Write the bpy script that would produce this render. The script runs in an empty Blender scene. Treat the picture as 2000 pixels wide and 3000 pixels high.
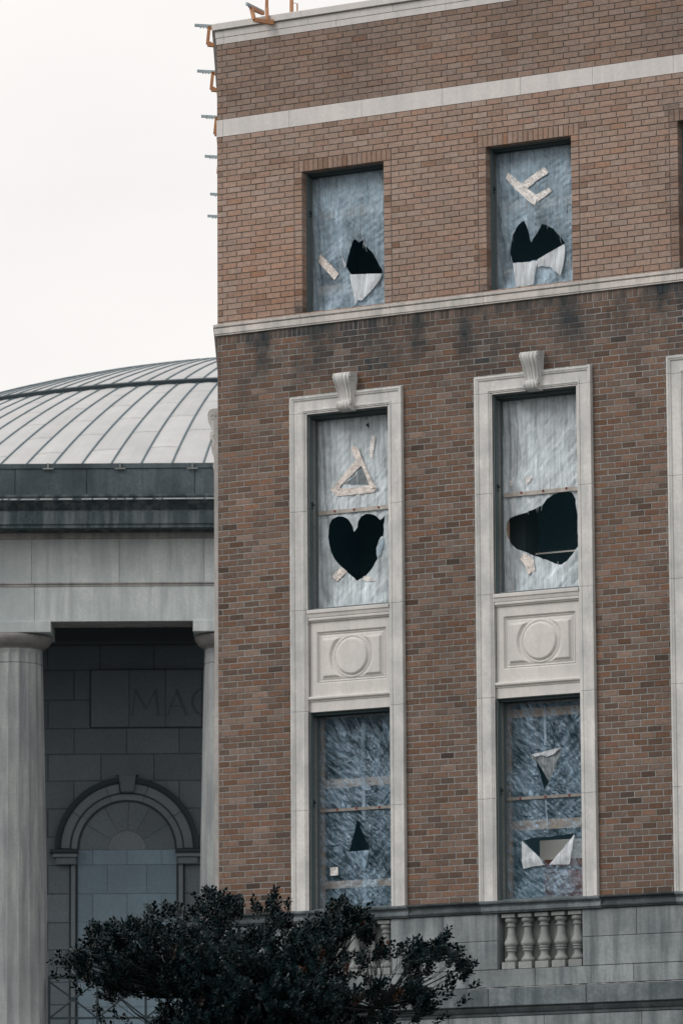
import bpy, math, random
import numpy as np
from mathutils import Vector, Matrix, noise
from mathutils.geometry import delaunay_2d_cdt

random.seed(7)
SC = bpy.context.scene
COL = SC.collection

# ------------------------------------------------------------------ camera
YAW = math.radians(30.546)
cam_d = bpy.data.cameras.new('camera')
cam = bpy.data.objects.new('camera', cam_d)
COL.objects.link(cam)
cam.matrix_world = Matrix(((0.86073723, 0.08335919, 0.50217792, 30.2115),
                           (0.50901507, -0.12946302, -0.85096591, -48.4829),
                           (-0.00592237, 0.98807417, -0.15386473, 1.6),
                           (0, 0, 0, 1)))
cam_d.sensor_fit = 'HORIZONTAL'
cam_d.sensor_width = 36.0
cam_d.lens = 36.0 * 15197.1 / 2000.0
cam_d.clip_start = 1.0
cam_d.clip_end = 5000.0
cam_d.dof.use_dof = True
cam_d.dof.focus_distance = 56.3
cam_d.dof.aperture_fstop = 9.0
SC.camera = cam

# ------------------------------------------------------------------ light: flat overcast sky, soft sun from the left
SUN_EL, SUN_AZ = math.radians(38), math.radians(212)     # azimuth measured clockwise from +Y
w = bpy.data.worlds.new('World')
SC.world = w
w.use_nodes = True
nt = w.node_tree
nt.nodes.clear()
sky = nt.nodes.new('ShaderNodeTexSky')
sky.sky_type = 'NISHITA'
sky.sun_disc = False
sky.sun_elevation = SUN_EL
sky.sun_rotation = SUN_AZ
sky.air_density = 1.0
sky.dust_density = 3.0
tc = nt.nodes.new('ShaderNodeTexCoord')
mp = nt.nodes.new('ShaderNodeMapping')
mp.inputs['Scale'].default_value = (1, 1, 2.5)
nz = nt.nodes.new('ShaderNodeTexNoise')
nz.inputs['Scale'].default_value = 5.0
nz.inputs['Detail'].default_value = 6.0
nz.inputs['Roughness'].default_value = 0.5
cr = nt.nodes.new('ShaderNodeValToRGB')
cr.color_ramp.elements[0].position = 0.3
cr.color_ramp.elements[0].color = (0.90, 0.875, 0.865, 1)
cr.color_ramp.elements[1].position = 0.62
cr.color_ramp.elements[1].color = (0.99, 0.965, 0.925, 1)
sc_ = nt.nodes.new('ShaderNodeVectorMath')
sc_.operation = 'SCALE'
sc_.inputs['Scale'].default_value = 10.5
mx = nt.nodes.new('ShaderNodeMix')
mx.data_type = 'RGBA'
mx.inputs[0].default_value = 0.97
bg = nt.nodes.new('ShaderNodeBackground')
bg.inputs['Strength'].default_value = 0.1
ow = nt.nodes.new('ShaderNodeOutputWorld')
L = nt.links.new
L(tc.outputs['Generated'], mp.inputs['Vector'])
L(mp.outputs['Vector'], nz.inputs['Vector'])
L(nz.outputs['Fac'], cr.inputs['Fac'])
L(cr.outputs['Color'], sc_.inputs[0])
L(sky.outputs['Color'], mx.inputs[6])
L(sc_.outputs['Vector'], mx.inputs[7])
L(mx.outputs[2], bg.inputs['Color'])
L(bg.outputs['Background'], ow.inputs['Surface'])

sd = bpy.data.lights.new('sun', 'SUN')
sd.energy = 1.5
sd.angle = math.radians(24)
sd.color = (1.0, 0.965, 0.93)
sun = bpy.data.objects.new('sun', sd)
COL.objects.link(sun)
sdir = Vector((math.sin(SUN_AZ) * math.cos(SUN_EL), math.cos(SUN_AZ) * math.cos(SUN_EL), math.sin(SUN_EL)))
sun.rotation_euler = sdir.to_track_quat('Z', 'Y').to_euler()
sun.location = sdir * 60

SC.view_settings.view_transform = 'Standard'
SC.view_settings.look = 'None'
SC.view_settings.exposure = 0.0
SC.view_settings.gamma = 1.0
SC.view_settings.use_curve_mapping = False

# ------------------------------------------------------------------ helpers
def tagit(o, label=None, cat=None, group=None, kind=None):
    if label: o['label'] = label
    if cat: o['category'] = cat
    if group: o['group'] = group
    if kind: o['kind'] = kind
    return o

def empty(name, loc=(0, 0, 0), rz=0.0, parent=None):
    o = bpy.data.objects.new(name, None)
    o.empty_display_size = 0.2
    COL.objects.link(o)
    o.location = loc
    o.rotation_euler = (0, 0, rz)
    if parent: o.parent = parent
    return o

class MB:
    """collects polygons, then links them as one mesh object"""
    def __init__(s):
        s.v = []; s.f = []; s.c = []
    def poly(s, pts, col=None):
        n = len(s.v)
        s.v.extend([tuple(p) for p in pts])
        s.f.append(tuple(range(n, n + len(pts))))
        s.c.append(col)
    def box(s, x0, x1, y0, y1, z0, z1, col=None, back=True):
        n = len(s.v)
        s.v += [(x0, y0, z0), (x1, y0, z0), (x1, y1, z0), (x0, y1, z0), (x0, y0, z1), (x1, y0, z1), (x1, y1, z1), (x0, y1, z1)]
        fs = [(0, 1, 5, 4), (1, 2, 6, 5), (3, 0, 4, 7), (4, 5, 6, 7), (3, 2, 1, 0)]
        if back: fs.append((2, 3, 7, 6))
        for f in fs:
            s.f.append(tuple(n + i for i in f)); s.c.append(col)
        return s
    def bevbox(s, x0, x1, y0, y1, z0, z1, b=0.004, col=None):
        """box with a chamfered front (front = low y)"""
        n = len(s.v)
        s.v += [(x0 + b, y0, z0 + b), (x1 - b, y0, z0 + b), (x1 - b, y0, z1 - b), (x0 + b, y0, z1 - b),
                (x0, y0 + b, z0), (x1, y0 + b, z0), (x1, y0 + b, z1), (x0, y0 + b, z1),
                (x0, y1, z0), (x1, y1, z0), (x1, y1, z1), (x0, y1, z1)]
        fs = [(0, 1, 2, 3), (0, 4, 5, 1), (1, 5, 6, 2), (2, 6, 7, 3), (3, 7, 4, 0),
              (4, 8, 9, 5), (5, 9, 10, 6), (6, 10, 11, 7), (7, 11, 8, 4), (11, 10, 9, 8)]
        for f in fs:
            s.f.append(tuple(n + i for i in f)); s.c.append(col)
        return s
    def strips(s, rings, closed=True, caps=True, col=None):
        """rings: list of equal length point lists joined to each other"""
        n = len(s.v); m = len(rings[0])
        for r_ in rings: s.v += [tuple(p) for p in r_]
        for i in range(len(rings) - 1):
            for j in range(m if closed else m - 1):
                a = n + i * m + j; b = n + i * m + (j + 1) % m
                s.f.append((a, b, b + m, a + m)); s.c.append(col)
        if caps and closed:
            s.f.append(tuple(n + j for j in range(m))[::-1]); s.c.append(col)
            k = n + (len(rings) - 1) * m
            s.f.append(tuple(k + j for j in range(m))); s.c.append(col)
        return s
    def tube(s, pts, radii, seg=8, col=None):
        rings = []
        P = [Vector(p) for p in pts]
        for i, p in enumerate(P):
            t = (P[min(i + 1, len(P) - 1)] - P[max(i - 1, 0)]).normalized()
            a = t.cross(Vector((0, 0, 1)))
            if a.length < 1e-3: a = t.cross(Vector((1, 0, 0)))
            a.normalize(); b = t.cross(a)
            r_ = radii[i] if hasattr(radii, '__len__') else radii
            rings.append([p + (a * math.cos(k * 2 * math.pi / seg) + b * math.sin(k * 2 * math.pi / seg)) * r_ for k in range(seg)])
        return s.strips(rings, col=col)
    def lathe(s, prof, cx, cy, seg=20):
        rings = [[(cx + r_ * math.cos(k * 2 * math.pi / seg), cy + r_ * math.sin(k * 2 * math.pi / seg), z) for k in range(seg)] for r_, z in prof]
        return s.strips(rings)
    def build(s, name, mat, parent=None, smooth=False, fixn=True, loc=None):
        me = bpy.data.meshes.new(name)
        me.from_pydata(s.v, [], s.f)
        if any(c is not None for c in s.c):
            at = me.attributes.new('tone', 'FLOAT_COLOR', 'FACE')
            arr = np.array([(c if c is not None else (1, 0, 0)) + (1,) if len(c or (1, 0, 0)) == 3 else c for c in s.c], dtype=np.float32)
            at.data.foreach_set('color', arr.ravel())
        if fixn:
            import bmesh
            bm = bmesh.new(); bm.from_mesh(me)
            bmesh.ops.recalc_face_normals(bm, faces=bm.faces)
            bm.to_mesh(me); bm.free()
        if smooth:
            me.polygons.foreach_set('use_smooth', [True] * len(me.polygons))
            try: me.set_sharp_from_angle(angle=math.radians(35))
            except Exception: pass
        me.materials.append(mat)
        o = bpy.data.objects.new(name, me)
        COL.objects.link(o)
        if parent: o.parent = parent
        if loc: o.location = loc
        return o

def block(name, parent, mat, x0, x1, y0, y1, z0, z1, b=0.006):
    return MB().bevbox(x0, x1, y0, y1, z0, z1, b).build(name, mat, parent, fixn=False)

# ------------------------------------------------------------------ materials
def newmat(name):
    m = bpy.data.materials.new(name)
    m.use_nodes = True
    t = m.node_tree
    t.nodes.clear()
    o = t.nodes.new('ShaderNodeOutputMaterial')
    b = t.nodes.new('ShaderNodeBsdfPrincipled')
    t.links.new(b.outputs[0], o.inputs[0])
    b.inputs['Specular IOR Level'].default_value = 0.25
    b.inputs['Roughness'].default_value = 0.85
    return m, t, b, o

def n_(t, kind, **kw):
    n = t.nodes.new(kind)
    for k, v in kw.items():
        if k in n.inputs.keys(): n.inputs[k].default_value = v
        else: setattr(n, k, v)
    return n

def noise_fac(t, vec, scale, lo, hi, detail=4.0, mapscale=None):
    if mapscale:
        mpn = t.nodes.new('ShaderNodeMapping'); mpn.inputs['Scale'].default_value = mapscale
        t.links.new(vec, mpn.inputs['Vector']); vec = mpn.outputs['Vector']
    n = n_(t, 'ShaderNodeTexNoise', Scale=scale, Detail=detail, Roughness=0.6)
    t.links.new(vec, n.inputs['Vector'])
    r_ = t.nodes.new('ShaderNodeMapRange')
    r_.inputs['From Min'].default_value = 0.3; r_.inputs['From Max'].default_value = 0.7
    r_.inputs['To Min'].default_value = lo; r_.inputs['To Max'].default_value = hi
    t.links.new(n.outputs['Fac'], r_.inputs['Value'])
    return r_.outputs['Result'], n.outputs['Fac']

def mixc(t, fac, a, b, mode='MIX'):
    m = t.nodes.new('ShaderNodeMix'); m.data_type = 'RGBA'; m.blend_type = mode
    for i, v in ((0, fac), (6, a), (7, b)):
        if isinstance(v, (int, float)): m.inputs[i].default_value = v
        elif isinstance(v, tuple): m.inputs[i].default_value = v + (1,) if len(v) == 3 else v
        else: t.links.new(v, m.inputs[i])
    return m.outputs[2]

def mulv(t, col, f):
    s = t.nodes.new('ShaderNodeVectorMath'); s.operation = 'SCALE'
    if isinstance(col, tuple): s.inputs[0].default_value = col[:3]
    else: t.links.new(col, s.inputs[0])
    t.links.new(f, s.inputs['Scale'])
    return s.outputs['Vector']

def stone_mat(name, base, dirt=(0.09, 0.1, 0.1), mottle=0.12, blotch=0.0, streak=0.0, bump=0.25, big=1.2, rough=0.9, obj_rand=0.0):
    m, t, b, o = newmat(name)
    pos = t.nodes.new('ShaderNodeNewGeometry').outputs['Position']
    f1, _ = noise_fac(t, pos, 26.0, 1 - mottle, 1 + mottle, 5)
    f2, _ = noise_fac(t, pos, 260.0, 0.86, 1.14, 3)
    mm = t.nodes.new('ShaderNodeMath'); mm.operation = 'MULTIPLY'
    t.links.new(f1, mm.inputs[0]); t.links.new(f2, mm.inputs[1])
    c = mulv(t, base + (1,), mm.outputs[0])
    if obj_rand:
        oi = t.nodes.new('ShaderNodeObjectInfo')
        mr = t.nodes.new('ShaderNodeMapRange')
        mr.inputs['To Min'].default_value = 1 - obj_rand; mr.inputs['To Max'].default_value = 1 + obj_rand
        t.links.new(oi.outputs['Random'], mr.inputs['Value'])
        c = mulv(t, c, mr.outputs['Result'])
    if blotch:
        f3, _ = noise_fac(t, pos, big, -0.3 * blotch, blotch, 6)
        cl = t.nodes.new('ShaderNodeClamp'); t.links.new(f3, cl.inputs['Value'])
        c = mixc(t, cl.outputs[0], c, dirt)
    if streak:
        f4, _ = noise_fac(t, pos, 1.0, -0.5 * streak, streak, 5, mapscale=(7, 7, 0.7))
        cl = t.nodes.new('ShaderNodeClamp'); t.links.new(f4, cl.inputs['Value'])
        c = mixc(t, cl.outputs[0], c, dirt)
    t.links.new(c, b.inputs['Base Color'])
    b.inputs['Roughness'].default_value = rough
    bp = n_(t, 'ShaderNodeBump', Strength=bump, Distance=0.004)
    nn = n_(t, 'ShaderNodeTexNoise', Scale=120.0, Detail=4.0)
    t.links.new(pos, nn.inputs['Vector'])
    t.links.new(nn.outputs['Fac'], bp.inputs['Height'])
    t.links.new(bp.outputs['Normal'], b.inputs['Normal'])
    return m

def brick_mat(name, per_object):
    """tone: R lightness, G orange shift, B soot"""
    m, t, b, o = newmat(name)
    if per_object:
        src = t.nodes.new('ShaderNodeObjectInfo').outputs['Color']
    else:
        a = t.nodes.new('ShaderNodeAttribute'); a.attribute_name = 'tone'; src = a.outputs['Color']
    sp = t.nodes.new('ShaderNodeSeparateColor'); t.links.new(src, sp.inputs[0])
    pos = t.nodes.new('ShaderNodeNewGeometry').outputs['Position']
    f1, _ = noise_fac(t, pos, 22.0, 0.82, 1.18, 5)
    f2, _ = noise_fac(t, pos, 190.0, 0.78, 1.22, 3)
    c = mixc(t, sp.outputs[1], (0.258, 0.197, 0.166), (0.262, 0.146, 0.096))
    c = mulv(t, c, sp.outputs[0])
    c = mulv(t, c, f1); c = mulv(t, c, f2)
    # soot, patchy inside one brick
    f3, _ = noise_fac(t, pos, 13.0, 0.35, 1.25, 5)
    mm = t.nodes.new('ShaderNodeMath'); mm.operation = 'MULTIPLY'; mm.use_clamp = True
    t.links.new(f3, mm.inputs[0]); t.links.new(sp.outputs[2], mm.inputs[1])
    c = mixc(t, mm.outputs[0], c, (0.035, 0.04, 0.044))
    t.links.new(c, b.inputs['Base Color'])
    b.inputs['Roughness'].default_value = 0.9
    bp = n_(t, 'ShaderNodeBump', Strength=0.5, Distance=0.004)
    nn = n_(t, 'ShaderNodeTexNoise', Scale=90.0, Detail=5.0)
    t.links.new(pos, nn.inputs['Vector'])
    t.links.new(nn.outputs['Fac'], bp.inputs['Height'])
    t.links.new(bp.outputs['Normal'], b.inputs['Normal'])
    return m

def plain(name, base, rough=0.7, metal=0.0, spec=0.3, var=0.12, scale=30.0):
    m, t, b, o = newmat(name)
    pos = t.nodes.new('ShaderNodeNewGeometry').outputs['Position']
    f1, _ = noise_fac(t, pos, scale, 1 - var, 1 + var, 5)
    t.links.new(mulv(t, base + (1,), f1), b.inputs['Base Color'])
    b.inputs['Roughness'].default_value = rough
    b.inputs['Metallic'].default_value = metal
    b.inputs['Specular IOR Level'].default_value = spec
    return m

def tape_mat(name, base):
    m, t, b, o = newmat(name)
    ob = t.nodes.new('ShaderNodeTexCoord').outputs['Object']
    f1, _ = noise_fac(t, ob, 14.0, 0.68, 1.12, 6)
    vo = n_(t, 'ShaderNodeTexVoronoi', Scale=16.0); vo.feature = 'DISTANCE_TO_EDGE'
    nn = n_(t, 'ShaderNodeTexNoise', Scale=9.0, Detail=3.0)
    t.links.new(ob, nn.inputs['Vector'])
    mxx = t.nodes.new('ShaderNodeMix'); mxx.data_type = 'RGBA'; mxx.inputs[0].default_value = 0.35
    t.links.new(ob, mxx.inputs[6]); t.links.new(nn.outputs['Color'], mxx.inputs[7])
    t.links.new(mxx.outputs[2], vo.inputs['Vector'])
    mr = t.nodes.new('ShaderNodeMapRange'); mr.inputs['From Max'].default_value = 0.09; mr.inputs['To Min'].default_value = 0.55
    t.links.new(vo.outputs['Distance'], mr.inputs['Value'])
    c = mulv(t, base + (1,), f1); c = mulv(t, c, mr.outputs[0])
    t.links.new(c, b.inputs['Base Color'])
    b.inputs['Roughness'].default_value = 0.5
    bp = n_(t, 'ShaderNodeBump', Strength=0.8, Distance=0.01)
    t.links.new(vo.outputs['Distance'], bp.inputs['Height']); t.links.new(bp.outputs['Normal'], b.inputs['Normal'])
    return m

def film_mat(name, base, opacity, var=0.22, thread=0.05, rough=0.38, crease=0.0):
    """reinforced polythene: milky, partly see-through, with stitched threads"""
    m, t, b, o = newmat(name)
    ob = t.nodes.new('ShaderNodeTexCoord').outputs['Object']
    f1, raw = noise_fac(t, ob, 2.6, 0.66, 1.22, 6)
    f2, _ = noise_fac(t, ob, 1.0, 0.68, 1.25, 6, mapscale=(30, 1, 2.2))
    c = mulv(t, base + (1,), f1); c = mulv(t, c, f2)
    sx = t.nodes.new('ShaderNodeSeparateXYZ'); t.links.new(ob, sx.inputs[0])
    # vertical reinforcing threads
    wv = t.nodes.new('ShaderNodeMath'); wv.operation = 'PINGPONG'; wv.inputs[1].default_value = 0.065
    wob = n_(t, 'ShaderNodeTexNoise', Scale=2.0, Detail=1.0)
    t.links.new(ob, wob.inputs['Vector'])
    ad = t.nodes.new('ShaderNodeMath'); ad.operation = 'MULTIPLY_ADD'; ad.inputs[1].default_value = 0.06
    t.links.new(wob.outputs['Fac'], ad.inputs[0]); t.links.new(sx.outputs[0], ad.inputs[2])
    t.links.new(ad.outputs[0], wv.inputs[0])
    lt = t.nodes.new('ShaderNodeMath'); lt.operation = 'LESS_THAN'; lt.inputs[1].default_value = 0.0028
    t.links.new(wv.outputs[0], lt.inputs[0])
    mth = t.nodes.new('ShaderNodeMath'); mth.operation = 'MULTIPLY'; mth.inputs[1].default_value = thread * 12
    t.links.new(lt.outputs[0], mth.inputs[0])
    c = mixc(t, mth.outputs[0], c, (0.62, 0.66, 0.68))
    # diamond weave of the scrim
    def diag(sgn):
        a1 = t.nodes.new('ShaderNodeMath'); a1.operation = 'MULTIPLY_ADD'; a1.inputs[1].default_value = sgn
        t.links.new(sx.outputs[0], a1.inputs[0]); t.links.new(sx.outputs[2], a1.inputs[2])
        p = t.nodes.new('ShaderNodeMath'); p.operation = 'PINGPONG'; p.inputs[1].default_value = 0.011
        t.links.new(a1.outputs[0], p.inputs[0])
        l2 = t.nodes.new('ShaderNodeMath'); l2.operation = 'LESS_THAN'; l2.inputs[1].default_value = 0.003
        t.links.new(p.outputs[0], l2.inputs[0])
        return l2.outputs[0]
    mxm = t.nodes.new('ShaderNodeMath'); mxm.operation = 'MAXIMUM'
    t.links.new(diag(1.0), mxm.inputs[0]); t.links.new(diag(-1.0), mxm.inputs[1])
    ms = t.nodes.new('ShaderNodeMath'); ms.operation = 'MULTIPLY'; ms.inputs[1].default_value = 0.35
    t.links.new(mxm.outputs[0], ms.inputs[0])
    c = mixc(t, ms.outputs[0], c, (0.58, 0.64, 0.67))
    t.links.new(c, b.inputs['Base Color'])
    b.inputs['Roughness'].default_value = rough
    b.inputs['Specular IOR Level'].default_value = 0.8
    bp = n_(t, 'ShaderNodeBump', Strength=0.9, Distance=0.016)
    h, hr = noise_fac(t, ob, 1.0, 0, 1, 6, mapscale=(30, 1, 3.5))
    t.links.new(h, bp.inputs['Height'])
    t.links.new(bp.outputs['Normal'], b.inputs['Normal'])
    tl_ = t.nodes.new('ShaderNodeBsdfTranslucent'); t.links.new(c, tl_.inputs[0])
    t.links.new(bp.outputs['Normal'], tl_.inputs['Normal'])
    m0 = t.nodes.new('ShaderNodeMixShader'); m0.inputs[0].default_value = 0.14
    t.links.new(b.outputs[0], m0.inputs[1]); t.links.new(tl_.outputs[0], m0.inputs[2])
    tr = t.nodes.new('ShaderNodeBsdfTransparent')
    tr.inputs[0].default_value = (0.88, 0.94, 0.97, 1)
    mi = t.nodes.new('ShaderNodeMixShader')
    fo, _ = noise_fac(t, ob, 2.4, opacity - var, opacity + var, 6)
    if crease:      # denser where the film bunches; crease highlights are painted in this way too
        def cr_(rot, sc, seedoff):
            mpn = t.nodes.new('ShaderNodeMapping'); mpn.inputs['Scale'].default_value = sc; mpn.inputs['Location'].default_value = (seedoff, 0, 0)
            mpr = t.nodes.new('ShaderNodeMapping'); mpr.inputs['Rotation'].default_value = (0, rot, 0)
            t.links.new(ob, mpr.inputs['Vector']); t.links.new(mpr.outputs['Vector'], mpn.inputs['Vector'])
            q = n_(t, 'ShaderNodeTexNoise', Scale=1.0, Detail=5.0, Roughness=0.7)
            t.links.new(mpn.outputs['Vector'], q.inputs['Vector'])
            r1 = t.nodes.new('ShaderNodeMapRange')
            r1.inputs['From Min'].default_value = 0.38; r1.inputs['From Max'].default_value = 0.66
            r1.inputs['To Min'].default_value = -crease * 0.5; r1.inputs['To Max'].default_value = crease * 0.5
            r1.clamp = True
            t.links.new(q.outputs['Fac'], r1.inputs['Value'])
            return r1.outputs[0]
        a1 = cr_(-0.62, (5, 1, 38), 3.0); a2 = cr_(-1.05, (5, 1, 34), 7.0)
        sel, _ = noise_fac(t, ob, 1.7, 0, 1, 2)
        mm = t.nodes.new('ShaderNodeMix'); mm.data_type = 'FLOAT'
        t.links.new(sel, mm.inputs[0]); t.links.new(a1, mm.inputs[2]); t.links.new(a2, mm.inputs[3])
        ad2 = t.nodes.new('ShaderNodeMath'); ad2.operation = 'ADD'
        t.links.new(fo, ad2.inputs[0]); t.links.new(mm.outputs[0], ad2.inputs[1]); fo = ad2.outputs[0]
    cl = t.nodes.new('ShaderNodeClamp'); t.links.new(fo, cl.inputs['Value'])
    t.links.new(cl.outputs[0], mi.inputs[0])
    t.links.new(tr.outputs[0], mi.inputs[1]); t.links.new(m0.outputs[0], mi.inputs[2])
    t.links.new(mi.outputs[0], o.inputs[0])
    return m

M = {}
M['brick_o'] = brick_mat('brick_single', True)
M['brick_s'] = brick_mat('brick_many', False)
M['mortar_up'] = stone_mat('dark_mortar', (0.175, 0.175, 0.17), mottle=0.3, bump=0.4, blotch=0.6)
M['mortar_low'] = stone_mat('grey_mortar', (0.255, 0.255, 0.25), mottle=0.25, bump=0.4, blotch=0.55, big=1.5)
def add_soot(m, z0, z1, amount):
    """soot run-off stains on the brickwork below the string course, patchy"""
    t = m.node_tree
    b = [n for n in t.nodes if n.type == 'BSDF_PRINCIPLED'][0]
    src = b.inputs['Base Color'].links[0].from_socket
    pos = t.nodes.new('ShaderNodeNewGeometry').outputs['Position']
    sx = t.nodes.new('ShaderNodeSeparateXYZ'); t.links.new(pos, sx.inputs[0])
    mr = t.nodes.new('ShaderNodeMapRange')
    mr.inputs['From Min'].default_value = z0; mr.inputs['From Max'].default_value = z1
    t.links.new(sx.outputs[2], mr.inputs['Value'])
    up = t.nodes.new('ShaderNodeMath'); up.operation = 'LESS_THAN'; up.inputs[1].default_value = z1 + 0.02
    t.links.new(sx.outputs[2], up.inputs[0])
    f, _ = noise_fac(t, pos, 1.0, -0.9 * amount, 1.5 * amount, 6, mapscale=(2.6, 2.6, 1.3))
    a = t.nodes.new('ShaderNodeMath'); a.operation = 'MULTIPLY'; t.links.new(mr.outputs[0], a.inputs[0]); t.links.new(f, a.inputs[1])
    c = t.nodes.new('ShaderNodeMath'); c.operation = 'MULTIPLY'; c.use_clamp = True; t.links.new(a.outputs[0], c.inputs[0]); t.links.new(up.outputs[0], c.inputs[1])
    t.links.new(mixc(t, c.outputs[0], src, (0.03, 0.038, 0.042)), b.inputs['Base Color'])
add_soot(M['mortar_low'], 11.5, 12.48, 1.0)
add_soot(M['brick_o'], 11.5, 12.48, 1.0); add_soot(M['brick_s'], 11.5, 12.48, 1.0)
M['limestone'] = stone_mat('white_limestone', (0.63, 0.62, 0.605), dirt=(0.30, 0.32, 0.325), mottle=0.09, blotch=0.6, streak=0.5, big=2.4)
M['band'] = stone_mat('band_limestone', (0.61, 0.585, 0.57), dirt=(0.3, 0.31, 0.32), mottle=0.07, blotch=0.3, streak=0.25)
M['spandrel'] = stone_mat('cream_limestone', (0.63, 0.605, 0.585), dirt=(0.36, 0.37, 0.37), mottle=0.06, blotch=0.45, streak=0.3)
M['string'] = stone_mat('string_limestone', (0.60, 0.565, 0.535), dirt=(0.12, 0.14, 0.15), mottle=0.1, blotch=0.3, streak=0.4)
M['grey'] = stone_mat('weathered_limestone', (0.265, 0.295, 0.305), dirt=(0.07, 0.085, 0.095), mottle=0.14, blotch=0.7, streak=0.9, big=1.6, obj_rand=0.08)
M['greylight'] = stone_mat('baluster_stone', (0.27, 0.285, 0.285), dirt=(0.08, 0.09, 0.095), mottle=0.12, blotch=0.4, streak=0.4)
M['ledge'] = stone_mat('stained_ledge', (0.19, 0.22, 0.235), dirt=(0.04, 0.055, 0.065), mottle=0.2, blotch=0.7, streak=0.8, big=2.5, obj_rand=0.15)
M['sill_stain_shade'] = stone_mat('sooty_sill_shade', (0.085, 0.10, 0.108), dirt=(0.025, 0.035, 0.04), mottle=0.25, blotch=0.8, streak=0.5, big=3.0, obj_rand=0.2)
M['frame'] = plain('grey_window_frame', (0.105, 0.135, 0.145), 0.6)
M['frame_dark'] = plain('dark_window_track', (0.02, 0.035, 0.04), 0.6)
M['wood'] = plain('pine_batten', (0.40, 0.29, 0.22), 0.8, var=0.2)
M['rail'] = plain('pale_rail', (0.40, 0.37, 0.34), 0.8, var=0.25, scale=12)
M['rail_dim'] = plain('film_covered_rail', (0.22, 0.205, 0.19), 0.7, var=0.3, scale=12)
M['screw'] = plain('red_screw_cap', (0.17, 0.03, 0.03), 0.5)
M['room'] = plain('dark_room', (0.20, 0.38, 0.45), 0.9)
M['room_grey'] = plain('room_pillar', (0.09, 0.13, 0.14), 0.9)
M['white'] = plain('white_panel', (0.66, 0.64, 0.60), 0.6, var=0.04)
M['brown'] = plain('brown_wood', (0.20, 0.08, 0.06), 0.6)
M['tape'] = tape_mat('crumpled_tape', (0.80, 0.735, 0.69))
M['tape_bright'] = tape_mat('white_tape', (0.88, 0.85, 0.83))
M['orange'] = plain('orange_steel', (0.40, 0.19, 0.09), 0.55, var=0.2, spec=0.4)
M['steel'] = plain('galvanised_steel', (0.28, 0.34, 0.37), 0.45, metal=0.4, var=0.25)
M['film_up'] = film_mat('film_upper', (0.44, 0.62, 0.78), 0.70, var=0.30, rough=0.24, crease=0.22)
M['film_mid'] = film_mat('film_middle', (0.82, 0.92, 0.99), 0.90, var=0.14, rough=0.24, crease=0.07)
M['film_low'] = film_mat('film_lower', (0.36, 0.56, 0.76), 0.42, var=0.22, rough=0.18, crease=0.75)
M['flap'] = film_mat('film_flap', (0.72, 0.77, 0.82), 0.95, var=0.06)
M['seam'] = film_mat('film_seam', (0.42, 0.58, 0.74), 0.5, var=0.3)
M['flap_dark'] = film_mat('film_flap_dark', (0.12, 0.15, 0.17), 0.9, var=0.1)
M['flap_blue'] = film_mat('film_flap_blue', (0.42, 0.56, 0.68), 0.9, var=0.1)
M['c_stone'] = stone_mat('classical_stone', (0.55, 0.59, 0.59), dirt=(0.33, 0.37, 0.385), mottle=0.12, blotch=0.8, streak=0.8, big=0.8, obj_rand=0.06)
M['c_band'] = stone_mat('classical_band', (0.42, 0.41, 0.40), dirt=(0.09, 0.09, 0.09), mottle=0.1, blotch=0.5, streak=0.5, big=1.0, obj_rand=0.08)
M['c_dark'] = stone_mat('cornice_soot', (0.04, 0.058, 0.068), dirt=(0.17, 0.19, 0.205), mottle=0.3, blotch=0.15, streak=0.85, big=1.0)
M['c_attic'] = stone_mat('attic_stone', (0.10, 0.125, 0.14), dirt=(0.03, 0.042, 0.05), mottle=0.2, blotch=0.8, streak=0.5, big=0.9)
M['c_column'] = stone_mat('column_stone', (0.33, 0.35, 0.35), dirt=(0.17, 0.18, 0.20), mottle=0.1, blotch=0.7, streak=0.9, big=0.9)
M['c_capital'] = stone_mat('capital_stone', (0.29, 0.28, 0.28), dirt=(0.09, 0.09, 0.1), mottle=0.15, blotch=0.5, streak=0.2)
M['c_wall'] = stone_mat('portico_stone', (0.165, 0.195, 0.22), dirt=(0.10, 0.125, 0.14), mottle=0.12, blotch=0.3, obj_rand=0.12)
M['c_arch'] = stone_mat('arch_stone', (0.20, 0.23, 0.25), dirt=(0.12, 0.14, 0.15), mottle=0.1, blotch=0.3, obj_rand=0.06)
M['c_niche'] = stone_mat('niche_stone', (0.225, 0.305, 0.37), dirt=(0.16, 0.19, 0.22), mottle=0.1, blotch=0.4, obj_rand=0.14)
M['c_joint'] = plain('dark_joint', (0.085, 0.105, 0.115), 0.95)
M['c_edge'] = plain('sooty_moulding', (0.045, 0.06, 0.07), 0.95)
M['c_letter'] = plain('dark_letter', (0.115, 0.14, 0.155), 0.95)
M['iron'] = plain('iron_rail', (0.015, 0.028, 0.036), 0.6)
M['bark'] = plain('bark', (0.016, 0.022, 0.024), 0.95, var=0.3)

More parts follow.
